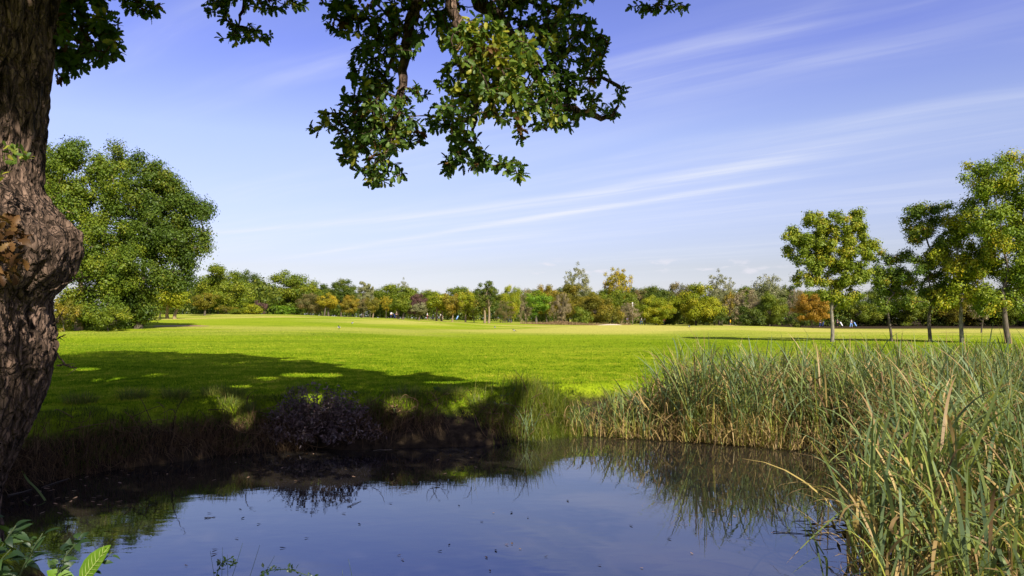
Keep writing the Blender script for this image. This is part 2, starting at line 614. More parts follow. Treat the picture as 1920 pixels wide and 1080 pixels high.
def build_ground():
    xs = axis([(-1500, -200, 60), (-200, -60, 8), (-60, -16, 1.4), (-16, 20, 0.16), (20, 60, 1.4), (60, 200, 8), (200, 1501, 60)])
    ys = axis([(-300, -10, 12), (-10, 2, 0.7), (2, 24, 0.16), (24, 60, 0.7), (60, 130, 1.6), (130, 300, 6), (300, 2501, 80)])
    X, Y = np.meshgrid(xs, ys, indexing='xy')
    Z = gz(X, Y)
    V = np.stack([X, Y, Z], -1).reshape(-1, 3)
    nx, ny = len(xs), len(ys)
    i, j = np.meshgrid(np.arange(ny - 1), np.arange(nx - 1), indexing='ij')
    o = i * nx + j
    Q = np.stack([o, o + 1, o + nx + 1, o + nx], -1).reshape(-1, 4)
    m = bpy.data.materials.new('lawn and bank')
    m.use_nodes = True
    T = NT(m.node_tree)
    out = T.n('ShaderNodeOutputMaterial')
    g = T.n('ShaderNodeNewGeometry')
    sp = T.n('ShaderNodeSeparateXYZ')
    T.link(g.outputs['Position'], sp.inputs[0])
    pos = g.outputs['Position']
    n_big = T.noise(pos, 0.045, 4, 0.55)
    mp = T.n('ShaderNodeMapping')
    mp.inputs['Scale'].default_value = (0.35, 1.0, 1.0)
    T.link(pos, mp.inputs[0])
    n_mid = T.noise(mp.outputs[0], 0.5, 5, 0.6)
    n_fine = T.noise(pos, 9.0, 4, 0.7)
    n_tiny = T.noise(pos, 45.0, 2, 0.7)
    x = T.m('ADD', T.m('MULTIPLY', n_big, 0.5), T.m('MULTIPLY', n_mid, 0.5))
    grass = T.ramp(x, [(0.36, LAWN[0]), (0.50, LAWN[1]), (0.66, LAWN[2])])
    # drier, yellower turf far off and in patches
    dry = dry_mask(T, pos, sp.outputs[1])
    grass = T.mix(T.m('MULTIPLY', dry, 0.85), grass, LAWN[3])
    spk = T.m('ADD', T.m('MULTIPLY', n_fine, 0.6), T.m('MULTIPLY', n_tiny, 0.5))
    grass = T.mix(1.0, grass, T.ramp(spk, [(0.35, (.66, .70, .62)), (0.55, (1, 1, 1)), (0.75, (1.28, 1.2, 1.2))]), 'MULTIPLY')
    earth = T.ramp(n_fine, [(0.3, (.018, .013, .009)), (0.6, (.050, .036, .022)), (0.8, (.085, .062, .036))])
    e = T.m('SUBTRACT', 1.0, T.smooth(T.m('ADD', sp.outputs[2], T.m('MULTIPLY', T.m('SUBTRACT', n_fine, 0.5), 0.35)), 0.42, 0.74))
    col = T.mix(e, grass, earth)
    d = T.n('ShaderNodeBsdfDiffuse')
    T.link(col, d.inputs[0])
    b = T.n('ShaderNodeBump')
    b.inputs['Strength'].default_value = 0.9
    b.inputs['Distance'].default_value = 0.05
    T.link(spk, b.inputs['Height'])
    T.link(b.outputs[0], d.inputs['Normal'])
    T.link(d.outputs[0], out.inputs[0])
    tag(MB().add(V, Q).build('ground', m, smooth=True), kind='structure')




def build_water():
    m = bpy.data.materials.new('pond water')
    m.use_nodes = True
    T = NT(m.node_tree)
    out = T.n('ShaderNodeOutputMaterial')
    p = T.n('ShaderNodeBsdfPrincipled')
    g = T.n('ShaderNodeNewGeometry')
    silt = T.noise(g.outputs['Position'], 0.6, 3)
    T.link(T.ramp(silt, [(0.35, (.009, .009, .011)), (0.7, (.036, .028, .018))]), p.inputs['Base Color'])
    p.inputs['Roughness'].default_value = 0.018
    p.inputs['IOR'].default_value = 2.7
    p.inputs['Specular Tint'].default_value = (.80, .89, 1.0, 1)
    mp = T.n('ShaderNodeMapping')
    mp.inputs['Scale'].default_value = (1.0, 2.2, 1.0)
    T.link(g.outputs['Position'], mp.inputs[0])
    b = T.n('ShaderNodeBump')
    b.inputs['Strength'].default_value = 0.05
    b.inputs['Distance'].default_value = 0.02
    T.link(T.noise(mp.outputs[0], 2.2, 3, 0.5, 0.4), b.inputs['Height'])
    T.link(b.outputs[0], p.inputs['Normal'])
    T.link(p.outputs[0], out.inputs[0])
    xs, ys = np.arange(-10, 22.1, 1.0), np.arange(2, 24.1, 1.0)
    X, Y = np.meshgrid(xs, ys)
    nx, ny = len(xs), len(ys)
    V = np.stack([X, Y, X * 0], -1).reshape(-1, 3)
    i, j = np.meshgrid(np.arange(ny - 1), np.arange(nx - 1), indexing='ij')
    o = i * nx + j
    tag(MB().add(V, np.stack([o, o + 1, o + nx + 1, o + nx], -1)).build('pond_water', m), kind='structure')


build_ground()
build_water()


def ground_at(px, Y):
    x = (px - 960) / F * Y
    return np.array([x, Y, float(gz(x, Y))])

# ------------------------------------------------------------------ trees: shared builders
def clump_leaves(mb, rng, cen, rad, per, L, flat=0.8, droop=0.3, up=0.25, tlo=0.0, thi=1.0, asp=0.55, ctint=None, shell=0.45):
    """leaf cards spread through many clumps; every clump has a dense outer shell"""
    cen, rad = np.asarray(cen, float), np.asarray(rad, float)
    k = np.maximum(4, (per * (rad / rad.mean()) ** 2).astype(int))
    idx = np.repeat(np.arange(len(cen)), k)
    n = len(idx)
    d = rdir(rng, n)
    r = rng.random(n) ** shell
    r = r * (0.86 + 0.28 * rng.random(n))
    off = d * (rad[idx] * r)[:, None]
    off += rng.normal(size=(n, 3)) * (rad[idx] * .20)[:, None]
    off[:, 2] *= flat
    P = cen[idx] + off
    N = norm(d * 1.25 + rdir(rng, n) * 0.62 + np.array([0, 0, up]))
    ct = rng.random(len(cen)) if ctint is None else ctint
    tint = np.clip(tlo + (thi - tlo) * (0.55 * ct[idx] + 0.45 * rng.random(n)), 0, 1)
    Ls = L * (0.6 + 0.8 * rng.random(n))
    mb.leaves(P, N, Ls, Ls * asp, tint, rng, droop, 0.12)


def limbs(mb, rng, base, tips, r0, wob=0.12, sides=5, k=6):
    for t in tips:
        t = np.asarray(t, float)
        s = np.linspace(0, 1, k)[:, None]
        mid = base + (t - base) * 0.5
        ln = np.linalg.norm(t - base)
        mid = mid + np.array([0, 0, -0.10 * ln]) + rng.normal(size=3) * wob * ln * 0.5
        P = (1 - s) ** 2 * base + 2 * s * (1 - s) * mid + s ** 2 * t
        P[1:-1] += rng.normal(size=(k - 2, 3)) * wob * 0.12 * ln
        mb.tube(P, r0 * (1 - 0.85 * s[:, 0]), sides, cap=False)


def tree_template(seed, H=12.0, W=9.0, z0=1.5, nc=46, per=360, L=0.33, rc=(0.21, 0.36), shape='round', trunk_r=0.22, flat=0.85, stems=1):
    """crown and trunk meshes of one far tree kind; the trunk stands at the origin"""
    rng = np.random.default_rng(seed)
    cen, rad = [], []
    zc, rz, rx = (H + z0) / 2, (H - z0) / 2, W / 2
    while len(cen) < nc:
        d = rdir(rng, 1)[0]
        q = 0.45 + 0.5 * rng.random()
        if shape == 'round':
            f = 1.0
        elif shape == 'skirt':                     # foliage right down to the grass
            f = 1.12 if d[2] < 0 else 1.0
        elif shape == 'column':
            f = 1.0
        elif shape == 'vase':
            f = 0.62 + 0.5 * (d[2] * 0.5 + 0.5)
        else:
            f = 1.0
        c = np.array([d[0] * rx * q * f, d[1] * rx * q * f, zc + d[2] * rz * q])
        c += rng.normal(size=3) * 0.04 * W
        r = rx * rng.uniform(*rc) * (1.15 - 0.25 * abs(d[2]))
        if c[2] - r * 0.8 < z0 - 0.2:
            c[2] = z0 - 0.2 + r * 0.8
        cen.append(c)
        rad.append(r)
    cen, rad = np.array(cen), np.array(rad)
    mb = MB()
    clump_leaves(mb, rng, cen, rad, per, L, flat)
    crown = mb.mesh('crown', fol('green'))
    tb = MB()
    for s in range(stems):
        bx = np.array([(s - (stems - 1) / 2) * 1.1, rng.normal() * 0.3, 0.0]) if stems > 1 else np.zeros(3)
        zt = z0 + (H - z0) * 0.35
        top = np.array([bx[0] * 1.4 + rng.normal() * 0.3, rng.normal() * 0.3, zt])
        sN = np.linspace(0, 1, 7)[:, None]
        P = bx + (top - bx) * sN + np.array([1, 0.6, 0]) * 0.12 * np.sin(sN * 5 + seed)
        P[0, 2] = -0.6
        tb.tube(P, trunk_r * (1.3 - 0.65 * sN[:, 0] ** 0.6), 8, cap=False)
        order = rng.permutation(len(cen))[:14]
        limbs(tb, rng, P[-1], cen[order], trunk_r * 0.45)
        limbs(tb, rng, P[-3], cen[order[:5]] * np.array([1, 1, 0.9]), trunk_r * 0.35)
    trunk = tb.mesh('trunk', BARK, smooth=True)
    return crown, trunk, H, W


TPL = {
    'round1': tree_template(1, 12, 10, 1.2),
    'round2': tree_template(2, 12, 9, 1.4, nc=54, rc=(.19, .32)),
    'round3': tree_template(3, 12, 11, 0.8, nc=60, rc=(.18, .31), shape='skirt'),
    'skirt1': tree_template(4, 12, 11, 0.0, nc=66, shape='skirt', rc=(.18, .31)),
    'skirt2': tree_template(5, 12, 12, 0.0, nc=74, shape='skirt', rc=(.16, .28)),
    'open1': tree_template(6, 12, 8, 3.0, nc=110, per=80, rc=(.11, .2), L=0.28, shape='vase', trunk_r=0.2),
    'open2': tree_template(7, 12, 8, 2.6, nc=150, per=62, rc=(.10, .18), L=0.26, trunk_r=0.2),
    'column': tree_template(8, 14, 4.2, 1.5, nc=44, per=190, rc=(.24, .4), L=0.32, shape='column'),
    'young1': tree_template(9, 9, 6.5, 2.3, nc=42, per=210, L=0.30, rc=(.2, .34), shape='vase', trunk_r=0.24),
    'young2': tree_template(10, 9, 6, 2.2, nc=38, per=230, L=0.30, rc=(.22, .36), trunk_r=0.24, stems=2),
    'young3': tree_template(11, 9, 7, 2.0, nc=48, per=150, L=0.28, rc=(.18, .3), shape='vase', trunk_r=0.26),
    'spiky': tree_template(12, 12, 6.5, 2.2, nc=64, per=130, L=0.30, rc=(.13, .24), trunk_r=0.3, stems=2),
    'sapling': tree_template(13, 4.5, 3.0, 1.3, nc=22, per=45, L=0.20, rc=(.16, .3), shape='vase', trunk_r=0.09),
    'bush1': tree_template(14, 4.5, 6, 0.0, nc=26, per=210, L=0.30, shape='skirt', trunk_r=0.08),
    'bush2': tree_template(15, 4.5, 6.5, 0.0, nc=34, per=120, L=0.26, rc=(.14, .26), shape='skirt', trunk_r=0.08),
    'wispy': tree_template(16, 11, 10, 0.3, nc=110, per=85, L=0.27, rc=(.10, .2), shape='skirt', trunk_r=0.14, stems=2),
}

FAR = 'trees along the far edge of the golf course'


def far_tree(tpl, px, top, w, Y, kind, label, rot=0.0, name='far_tree', cat='tree', group=FAR, bark=None, lean=0.0):
    crown, trunk, H, W = TPL[tpl]
    b = ground_at(px, Y)
    h = at(px, top, Y)[2] - b[2]
    sw = (w / F * Y) / (W * 1.02)
    sh = h / (H * 1.0)
    o = thing(name, label, cat, b, rot, group, (sw, sw, sh))
    if lean:
        o.rotation_euler = (0, lean, 0)
    link('crown', crown, o, fol(kind))
    if cat == 'tree':
        link('trunk', trunk, o, bark or BARK)
    else:
        link('stems', trunk, o, bark or BARK)
    return o


T_FAR = [
    # tpl, px, top, width, Y, kind, label
    ('skirt2', 412, 495, 118, 118, 'green', 'broad olive-green tree directly right of the big tree on the left', 0.4),
    ('skirt1', 464, 505, 78, 135, 'dark', 'dark green tree sloping down to the gap left of the tall dome-topped tree', 1.2),
    ('skirt1', 545, 506, 112, 150, 'green', 'big mid-green tree with a lobed dome top, left of the pinkish tree', 2.0),
    ('round1', 584, 546, 50, 139, 'rust', 'pinkish brown round tree left of the yellow-orange tree', 0.3),
    ('young2', 613, 546, 40, 138, 'yellow', 'yellow-orange round tree beside the pinkish brown one', 1.0),
    ('round2', 640, 521, 62, 172, 'dark', 'dark lumpy oak rising left of the pale poplar', 2.1),
    ('round2', 602, 530, 60, 185, 'dark', 'dark green crown filling the back behind the yellow-orange tree', 0.5),
    ('column', 681, 512, 24, 182, 'silver', 'pale olive poplar, the taller of the pair of poplars', 0.0),
    ('column', 694, 520, 15, 184, 'silver', 'narrow pale poplar close right of the taller poplar', 0.9),
    ('round2', 655, 552, 34, 141, 'orange', 'second orange-yellow tree, below the dark lumpy oak', 1.7),
    ('young3', 678, 561, 34, 146, 'rust', 'brownish small tree right of the second orange-yellow tree', 0.0),
    ('young1', 699, 556, 32, 142, 'olive', 'small olive tree on a thin pale straight trunk', 2.4),
    ('open1', 724, 552, 26, 146, 'yellow', 'thin tall yellowish tree left of the round green young tree', 1.1),
    ('young2', 752, 553, 46, 142, 'green', 'round green young tree with two trunks behind the navy golfer', 0.0),
    ('round3', 742, 528, 96, 192, 'green', 'wide green dome rising behind the row of young trees', 0.2),
    ('open2', 756, 522, 30, 215, 'silver', 'pale thin crown poking above the wide green dome', 0.8),
    ('round2', 782, 549, 40, 147, 'purple', 'dark purple-leaved tree with golden lit trunks', 1.9),
    ('young3', 786, 568, 40, 144, 'silver', 'pale many-stemmed low tree under the purple-leaved tree', 0.4),
    ('round3', 812, 540, 60, 188, 'green', 'green crown behind and right of the purple-leaved tree', 1.0),
    ('young2', 824, 543, 48, 148, 'lime', 'bright yellow-green tree with two golden trunks, right of the purple one', 0.3),
    ('young1', 848, 548, 38, 144, 'orange', 'orange-tinged vase-shaped tree with one golden trunk', 2.2),
    ('young3', 873, 545, 42, 143, 'lime', 'green vase-shaped tree on a forked golden trunk left of the dark spiky tree', 0.9),
    ('spiky', 913, 519, 46, 138, 'dark', 'dark green tree with a tall ragged spike at its top', 0.0),
    ('sapling', 888, 573, 26, 140, 'lime', 'small light green sapling at the foot of the dark spiky tree', 0.0),
    ('skirt1', 868, 549, 70, 195, 'olive', 'olive crown behind the two vase-shaped trees', 0.6),
    ('round1', 958, 529, 42, 160, 'lime', 'yellow-green upright tree just right of the dark spiky tree', 1.4),
    ('wispy', 945, 562, 40, 152, 'rust', 'pinkish brown low tree under the yellow-green upright tree', 0.2),
    ('wispy', 986, 540, 40, 175, 'tan', 'greyish tan half-bare tree behind the bright green conifer-like tree', 0.9),
    ('young3', 1006, 547, 62, 148, 'bright', 'vivid green spreading tree on a single brown trunk by the straw mound', 1.1),
    ('round2', 1025, 531, 48, 192, 'orange', 'orange-olive crown behind the vivid green tree', 0.4),
    ('open2', 1082, 494, 58, 196, 'silver', 'tall sparse pale yellow-green tree, left of the pair above the tree line', 0.2),
    ('skirt2', 1066, 531, 84, 172, 'olive', 'big olive thicket tree below the tall sparse pale tree', 0.7),
    ('wispy', 1052, 548, 40, 164, 'tan', 'grey twiggy tree in front of the big olive thicket tree', 1.9),
    ('skirt1', 1118, 547, 70, 160, 'olive', 'dense brown-green tree between the straw mound and the sand bunker', 2.5),
    ('open1', 1159, 496, 60, 196, 'yellow', 'tall golden-yellow tree, right of the pair above the tree line', 1.0),
    ('round3', 1165, 538, 66, 184, 'green', 'green crown around the foot of the tall golden-yellow tree', 0.0),
    ('wispy', 1178, 566, 48, 158, 'tan', 'brownish twiggy tree beside the white post', 0.8),
    ('round2', 1200, 541, 44, 195, 'rust', 'brown-tinted crown right of the tall golden-yellow tree', 1.2),
    ('round3', 1234, 531, 66, 195, 'dark', 'smooth dark green dome right of the golden-yellow tree', 0.3),
    ('skirt1', 1230, 553, 70, 165, 'lime', 'yellow-green leafy tree behind the two golfers', 1.5),
    ('round1', 1272, 523, 52, 205, 'rust', 'brown-topped tree behind the widest yellow-green tree', 0.9),
    ('skirt2', 1305, 530, 98, 168, 'lime', 'widest yellow-green tree, with dark shade under its skirt', 0.5),
    ('open2', 1350, 507, 62, 190, 'silver', 'silvery feathery willow-like tree rising above the line', 2.6),
    ('wispy', 1350, 540, 60, 182, 'silver', 'silvery low tree filling below the feathery willow-like tree', 0.1),
    ('wispy', 1396, 540, 70, 170, 'tan', 'tan and silvery straggling tree right of the widest yellow-green tree', 1.3),
    ('young1', 1367, 546, 22, 178, 'orange', 'small patch of orange crown between the two silvery trees', 0.2),
    ('wispy', 1438, 513, 88, 180, 'silver', 'large silvery olive tree with a thin airy top', 0.7),
    ('skirt1', 1446, 546, 62, 164, 'green', 'green bushy tree in front of the large silvery olive tree', 2.2),
    ('round2', 1480, 531, 40, 200, 'dark', 'dark pointed crown at the right of the large silvery olive tree', 0.6),
    ('wispy', 1492, 540, 46, 165, 'tan', 'bare greyish pink tree left of the orange tree', 0.4),
    ('round2', 1523, 549, 68, 92, 'amber', 'low round orange tree on two thin trunks by the right-hand golfers', 0.0),
    ('sapling', 1838, 563, 42, 78, 'tan', 'thin half-bare sapling standing alone between the right-hand trunks', 0.5),
    ('young2', 322, 535, 74, 92, 'lime', 'light green tree on two pale trunks behind the big left tree', 0.2),
    ('young1', 384, 548, 50, 104, 'olive', 'slim olive tree on a thin dark trunk before the broad olive-green tree', 1.3),
]
BACK_R = [(1556, 538, 76, 196, 'dark', 'skirt1'), (1604, 548, 76, 190, 'green', 'skirt2'), (1650, 536, 80, 196, 'dark', 'skirt1'),
          (1700, 541, 84, 188, 'green', 'skirt2'), (1752, 531, 88, 192, 'dark', 'skirt1'), (1806, 536, 88, 186, 'olive', 'skirt2'),
          (1862, 541, 90, 184, 'green', 'skirt1'), (1920, 530, 98, 182, 'dark', 'skirt2'), (1985, 526, 100, 180, 'green', 'skirt1'),
          (2060, 520, 110, 178, 'olive', 'skirt2')]
for row in T_FAR:
    tpl, px, top, w, Y, kind, label, rot = row
    golden = 'golden' in label or 'pale' in label and 'trunk' in label
    far_tree(tpl, px, top, w, Y, kind, label, rot, bark=BARK_PALE if golden or tpl in ('spiky',) else None)
for i, (px, top, w, Y, kind, tpl) in enumerate(BACK_R):
    far_tree(tpl, px, top, w, Y, kind, 'dark dense tree in the shaded wood behind the right-hand row of ash trees', i * 0.9,
             group='trees of the shaded wood at right')
# a second rank that only shows between the crowns of the first
rng = np.random.default_rng(77)
for i, px in enumerate(np.arange(250, 1560, 44)):
    far_tree(['skirt1', 'round3', 'skirt2'][i % 3], px + rng.normal() * 8, 541 + rng.normal() * 6, 98, 222 + rng.random() * 20,
             ['dark', 'green', 'green'][i % 3], 'plain green crown just showing between nearer crowns of the far tree line', rng.random() * 6,
             group='second rank of the far tree line')
# leaning birch seen past the big tree
far_tree('young1', 281, 548, 44, 84, 'lime', 'young birch with a white trunk leaning right, past the big left tree', 0.0, bark=BARK_BIRCH, lean=0.16)
far_tree('young3', 300, 556, 46, 96, 'lime', 'light tree with a short pale trunk right of the leaning birch', 1.0, bark=BARK_PALE)
# bushes
for (tpl, px, top, w, Y, kind, label) in [
    ('bush1', 473, 568, 46, 110, 'lime', 'bright yellow-green bush below the gap in the tree line'),
    ('bush2', 487, 563, 30, 118, 'purple', 'small dark red bush right of the bright yellow-green bush'),
    ('bush1', 446, 577, 34, 109, 'green', 'low green bush left of the bright yellow-green bush'),
    ('bush2', 424, 572, 44, 112, 'olive', 'olive bush at the foot of the broad olive-green tree'),
    ('bush1', 528, 571, 60, 140, 'bright', 'fresh green bush in front of the dome-topped tree'),
    ('bush2', 538, 589, 48, 136, 'olive', 'low grassy bush at the foot of the dome-topped tree'),
    ('bush1', 1255, 566, 60, 178, 'dark', 'dark shady bush beneath the widest yellow-green tree'),
    ('bush2', 1148, 576, 50, 154, 'olive', 'olive bush behind the sand bunker'),
    ('bush1', 1092, 575, 40, 154, 'green', 'green bush behind the straw mound'),
    ('bush1', 1410, 574, 60, 160, 'dark', 'dark bush at the foot of the tan straggling tree'),
    ('bush2', 1340, 580, 60, 165, 'dark', 'dark thorny bush right of the widest yellow-green tree'),
    ('bush1', 1495, 584, 44, 150, 'dark', 'dark low bush left of the orange tree'),
]:
    far_tree(tpl, px, top, w, Y, kind, label, px * 0.1, name='bush', cat='bush', group='bushes along the far tree line')

# the dark scrub that closes the view under the far crowns
rng = np.random.default_rng(5)
n = 1100
px = rng.uniform(250, 2150, n)
Yb = np.where(px > 1540, rng.uniform(186, 212, n), rng.uniform(190, 235, n)) - 70 * (1 - sstep(px, 470, 620))
xs = (px - 960) / F * Yb
rad = rng.uniform(1.3, 2.6, n)
cen = np.stack([xs, Yb, gz(xs, Yb) + rng.uniform(0.3, 4.6, n)], -1)
mb = MB()
clump_leaves(mb, rng, cen, rad, 95, 0.55, 0.9)
tag(mb.build('undergrowth', fol('dark')), 'dark scrub closing the view under the far trees', 'undergrowth', kind='stuff')


def blob_tree(name, label, blobs, Y, base_px, kind, seed, L=0.2, per=60, dens=1.0, rc=(0.5, 0.9), trunk_r=0.16, bark=None, droop=0.5,
              depth=1.0, fork=None, group=None, asp=0.45, flat=0.9, nscale=0.0, extra=None, lean=0.0, noisew=0.12, twig=0.055):
    """a nearer tree whose crown is a set of real clumps; outlines given in photo pixels become metres at the tree's distance"""
    rng = np.random.default_rng(seed)
    b = ground_at(base_px, Y)
    o = thing(name, label, 'tree', b, 0, group)
    k = Y / F
    cen, rad = [], []
    for (px, py, rx, ry) in blobs:
        c = at(px, py, Y) - b
        area = rx * ry * k * k
        m = max(2, int(dens * area / (np.mean(rc) ** 2) * 1.5))
        for _ in range(m):
            d = rdir(rng, 1)[0] * rng.random() ** 0.45
            q = c + d * np.array([rx * k, (rx + ry) * 0.5 * k * depth, ry * k])
            cen.append(q)
            rad.append(rng.uniform(*rc))
    cen, rad = np.array(cen), np.array(rad)
    mb = MB()
    clump_leaves(mb, rng, cen, rad, per, L, flat, droop, asp=asp, shell=0.6)
    mb.build('crown', leaf_mat('crown of ' + name + str(seed), [(p, tuple(v * (1.0 if name.startswith('big') else 1.15) for v in c)) for p, c in kind], nscale=nscale), o)
    # trunk and a branching skeleton that reaches every clump
    tb = MB()
    fz = (at(base_px, fork, Y)[2] - b[2]) if fork else cen[:, 2].min() + 0.5
    s = np.linspace(0, 1, 10)[:, None]
    P = np.array([0, 0, -0.3]) + s * np.array([lean, 0.0, fz + 0.3]) + 0.05 * np.sin(s * 4 + seed) * np.array([1, .5, 0])
    tb.tube(P, trunk_r * (1.0 + 0.35 * np.exp(-s[:, 0] * 9) - 0.22 * s[:, 0]), 12, cap=False)
    nodes = [P[-1], P[-2]]
    par = [-1, 0]
    zt = cen[:, 2].max()
    for f in (0.3, 0.55, 0.75):
        nodes.append(P[-1] + np.array([lean * 0.3 + rng.normal() * 0.25, rng.normal() * 0.25, (zt - fz) * f]))
        par.append(len(nodes) - 2 if f > 0.3 else 0)
    order = np.argsort(np.linalg.norm(cen - P[-1], axis=1))
    for i in order:
        A = np.array(nodes)
        d = np.linalg.norm(A - cen[i], axis=1) + 0.35 * np.maximum(0, A[:, 2] - cen[i][2])
        d[1] += 0.4
        j = int(np.argmin(d))
        nodes.append(cen[i])
        par.append(j)
    cnt = np.ones(len(nodes))
    for i in range(len(nodes) - 1, 1, -1):
        cnt[par[i]] += cnt[i]
    tot = cnt[0]
    for i in range(2, len(nodes)):
        a, c = np.array(nodes[par[i]]), np.array(nodes[i])
        r0 = max(0.012, trunk_r * 0.80 * (cnt[i] / tot) ** 0.45)
        sN = np.linspace(0, 1, 5)[:, None]
        Q = a + (c - a) * sN + np.sin(sN * math.pi) * rng.normal(size=3) * np.linalg.norm(c - a) * noisew * 0.6
        tb.tube(Q, np.linspace(min(r0 * 1.15, trunk_r * .8), r0 * 0.8, 5), 5, cap=False)
    tb.build('trunk', bark or BARK, o, smooth=True)
    return o


ASH = mk4((.030, .070, .010), (.060, .112, .012), (.105, .155, .014), (.185, .170, .018))
ASH_D = mk4((.022, .052, .010), (.042, .085, .012), (.075, .118, .014), (.150, .105, .020))
ASH_Y = mk4((.045, .088, .009), (.085, .140, .011), (.150, .190, .014), (.230, .190, .016))
ASH_A = mk4((.032, .066, .010), (.062, .108, .012), (.105, .148, .014), (.175, .150, .014))
MAPLE = mk4((.021, .050, .008), (.038, .078, .010), (.064, .110, .012), (.105, .138, .014))
OAKL = mk4((.016, .038, .008), (.028, .062, .010), (.047, .086, .012), (.085, .108, .015))

RG = 'row of five ash trees on the right'
blob_tree('ash_tree', 'left tree of the right-hand row, open crown tinged orange, forked grey trunk',
          [(1500, 448, 32, 30), (1537, 420, 32, 24), (1585, 428, 30, 30), (1615, 408, 22, 16), (1490, 478, 22, 20), (1550, 475, 42, 36),
           (1605, 470, 36, 32), (1640, 468, 20, 14), (1525, 525, 36, 24), (1580, 528, 46, 28), (1555, 556, 30, 14), (1622, 505, 24, 24), (1555, 440, 34, 34), (1575, 490, 40, 34), (1530, 480, 34, 34), (1600, 440, 26, 30), (1590, 562, 34, 14)],
          46, 1559, ASH_A, 31, L=0.15, per=230, dens=1.15, rc=(.24, .44), trunk_r=.12, fork=582, group=RG, bark=bark_mat('ash bark', (.07, .06, .045), (.26, .225, .17)))
blob_tree('ash_tree', 'thin short tree with a meagre crown, second in the right-hand row',
          [(1663, 488, 24, 18), (1690, 478, 16, 14), (1652, 512, 16, 22), (1682, 518, 28, 22), (1668, 548, 30, 18), (1640, 530, 14, 12), (1668, 512, 26, 30), (1690, 545, 30, 18), (1660, 570, 26, 12)],
          47, 1670, ASH_D, 32, L=0.145, per=190, dens=1.5, rc=(.3, .5), trunk_r=.085, fork=585, group=RG, lean=-0.15)
blob_tree('ash_tree', 'middle tree of the right-hand row, ragged top with a bare brown patch, dark trunk',
          [(1708, 402, 24, 22), (1740, 408, 32, 24), (1772, 402, 24, 20), (1728, 440, 30, 22), (1762, 455, 38, 30), (1722, 505, 30, 28),
           (1757, 520, 45, 36), (1702, 530, 20, 18), (1740, 556, 40, 18), (1715, 570, 26, 12), (1765, 490, 40, 30)],
          46, 1742, ASH_D, 33, L=0.15, per=230, dens=1.2, rc=(.28, .52), trunk_r=.115, fork=590, group=RG)
blob_tree('ash_tree', 'light green tree on a pale straight trunk, beside the tallest tree of the right-hand row',
          [(1800, 440, 32, 36), (1790, 490, 42, 36), (1822, 500, 40, 36), (1800, 548, 44, 24), (1842, 470, 28, 32), (1782, 425, 16, 14), (1775, 565, 34, 16), (1830, 570, 34, 16), (1850, 520, 34, 34)],
          45, 1802, ASH_Y, 34, L=0.155, per=260, dens=1.6, rc=(.34, .65), trunk_r=.125, fork=560, group=RG, bark=bark_mat('ash bark', (.07, .06, .045), (.26, .225, .17)))
blob_tree('ash_tree', 'tallest tree of the right-hand row, dense high crown at the frame edge',
          [(1848, 325, 40, 28), (1900, 308, 42, 26), (1845, 385, 46, 42), (1912, 370, 50, 45), (1865, 440, 52, 42), (1930, 440, 50, 48),
           (1892, 500, 52, 38), (1945, 520, 40, 40), (1868, 548, 34, 18), (1965, 400, 60, 80), (1905, 555, 40, 18), (1880, 350, 40, 30), (1870, 575, 36, 14), (1935, 580, 40, 20), (1820, 420, 30, 30), (1825, 350, 22, 24)],
          43, 1890, ASH, 35, L=0.155, per=270, dens=1.7, rc=(.36, .7), trunk_r=.16, fork=545, group=RG, lean=-0.35)

LG = 'two big trees on the left'
blob_tree('big_maple', 'big pale yellow-green tree behind the trunk on the left, foliage down to the grass',
          [(95, 292, 48, 36), (150, 292, 40, 30), (50, 330, 50, 55), (135, 345, 60, 52), (195, 330, 42, 42), (105, 420, 62, 60), (190, 415, 55, 55),
           (135, 500, 60, 50), (205, 500, 50, 48), (150, 565, 58, 40), (70, 520, 60, 60), (205, 570, 42, 38), (0, 400, 60, 90), (20, 530, 50, 60), (110, 360, 90, 70), (165, 470, 60, 60), (150, 590, 60, 24), (225, 500, 40, 50)],
          58, 150, MAPLE, 41, L=0.165, per=360, dens=1.9, rc=(.5, 1.0), trunk_r=.32, depth=1.1, group=LG, droop=0.4, fork=560, asp=.6, bark=BARK_PALE)
blob_tree('big_oak', 'big dark green oak with a lumpy round crown, right half of the left pair',
          [(228, 302, 34, 26), (275, 318, 40, 32), (320, 342, 34, 30), (262, 385, 58, 52), (330, 395, 44, 42), (374, 398, 32, 32), (295, 455, 60, 48),
           (352, 462, 40, 36), (384, 436, 18, 20), (368, 488, 26, 16), (300, 512, 50, 34), (245, 548, 44, 44), (238, 585, 32, 30), (262, 592, 34, 22), (285, 575, 26, 24), (255, 570, 50, 30), (280, 360, 60, 50), (310, 430, 70, 50), (250, 470, 50, 60), (325, 530, 36, 26)],
          62, 262, OAKL, 42, L=0.165, per=390, dens=1.9, rc=(.5, 1.05), trunk_r=.36, depth=1.1, group=LG, droop=0.3, fork=570, asp=.65)
far_tree('bush2', 122, 560, 66, 55, 'olive', 'olive twiggy bush at the foot of the big pale left tree', 0.4, name='bush', cat='bush')
far_tree('bush2', 205, 575, 80, 56, 'green', 'dark green bush under the big left oak, touching the grass', 1.4, name='bush', cat='bush')

# ------------------------------------------------------------------ the oak over the camera
OAK_LEAF = [(-.22, .008), (0, .010), (.10, .05), (.20, .135), (.28, .085), (.38, .205), (.47, .125), (.58, .255), (.68, .15), (.79, .215), (.89, .12), (.96, .10), (1.0, .01)]
OVAL_LEAF = [(-.18, .01), (0, .015), (.12, .13), (.3, .24), (.5, .27), (.7, .2), (.87, .1), (1.0, .006)]
SAW_LEAF = [(-.2, .01), (0, .03), (.08, .17), (.16, .22), (.2, .19), (.3, .27), (.34, .235), (.46, .25), (.5, .21), (.62, .2), (.66, .16), (.8, .11), (.84, .075), (1.0, .005)]

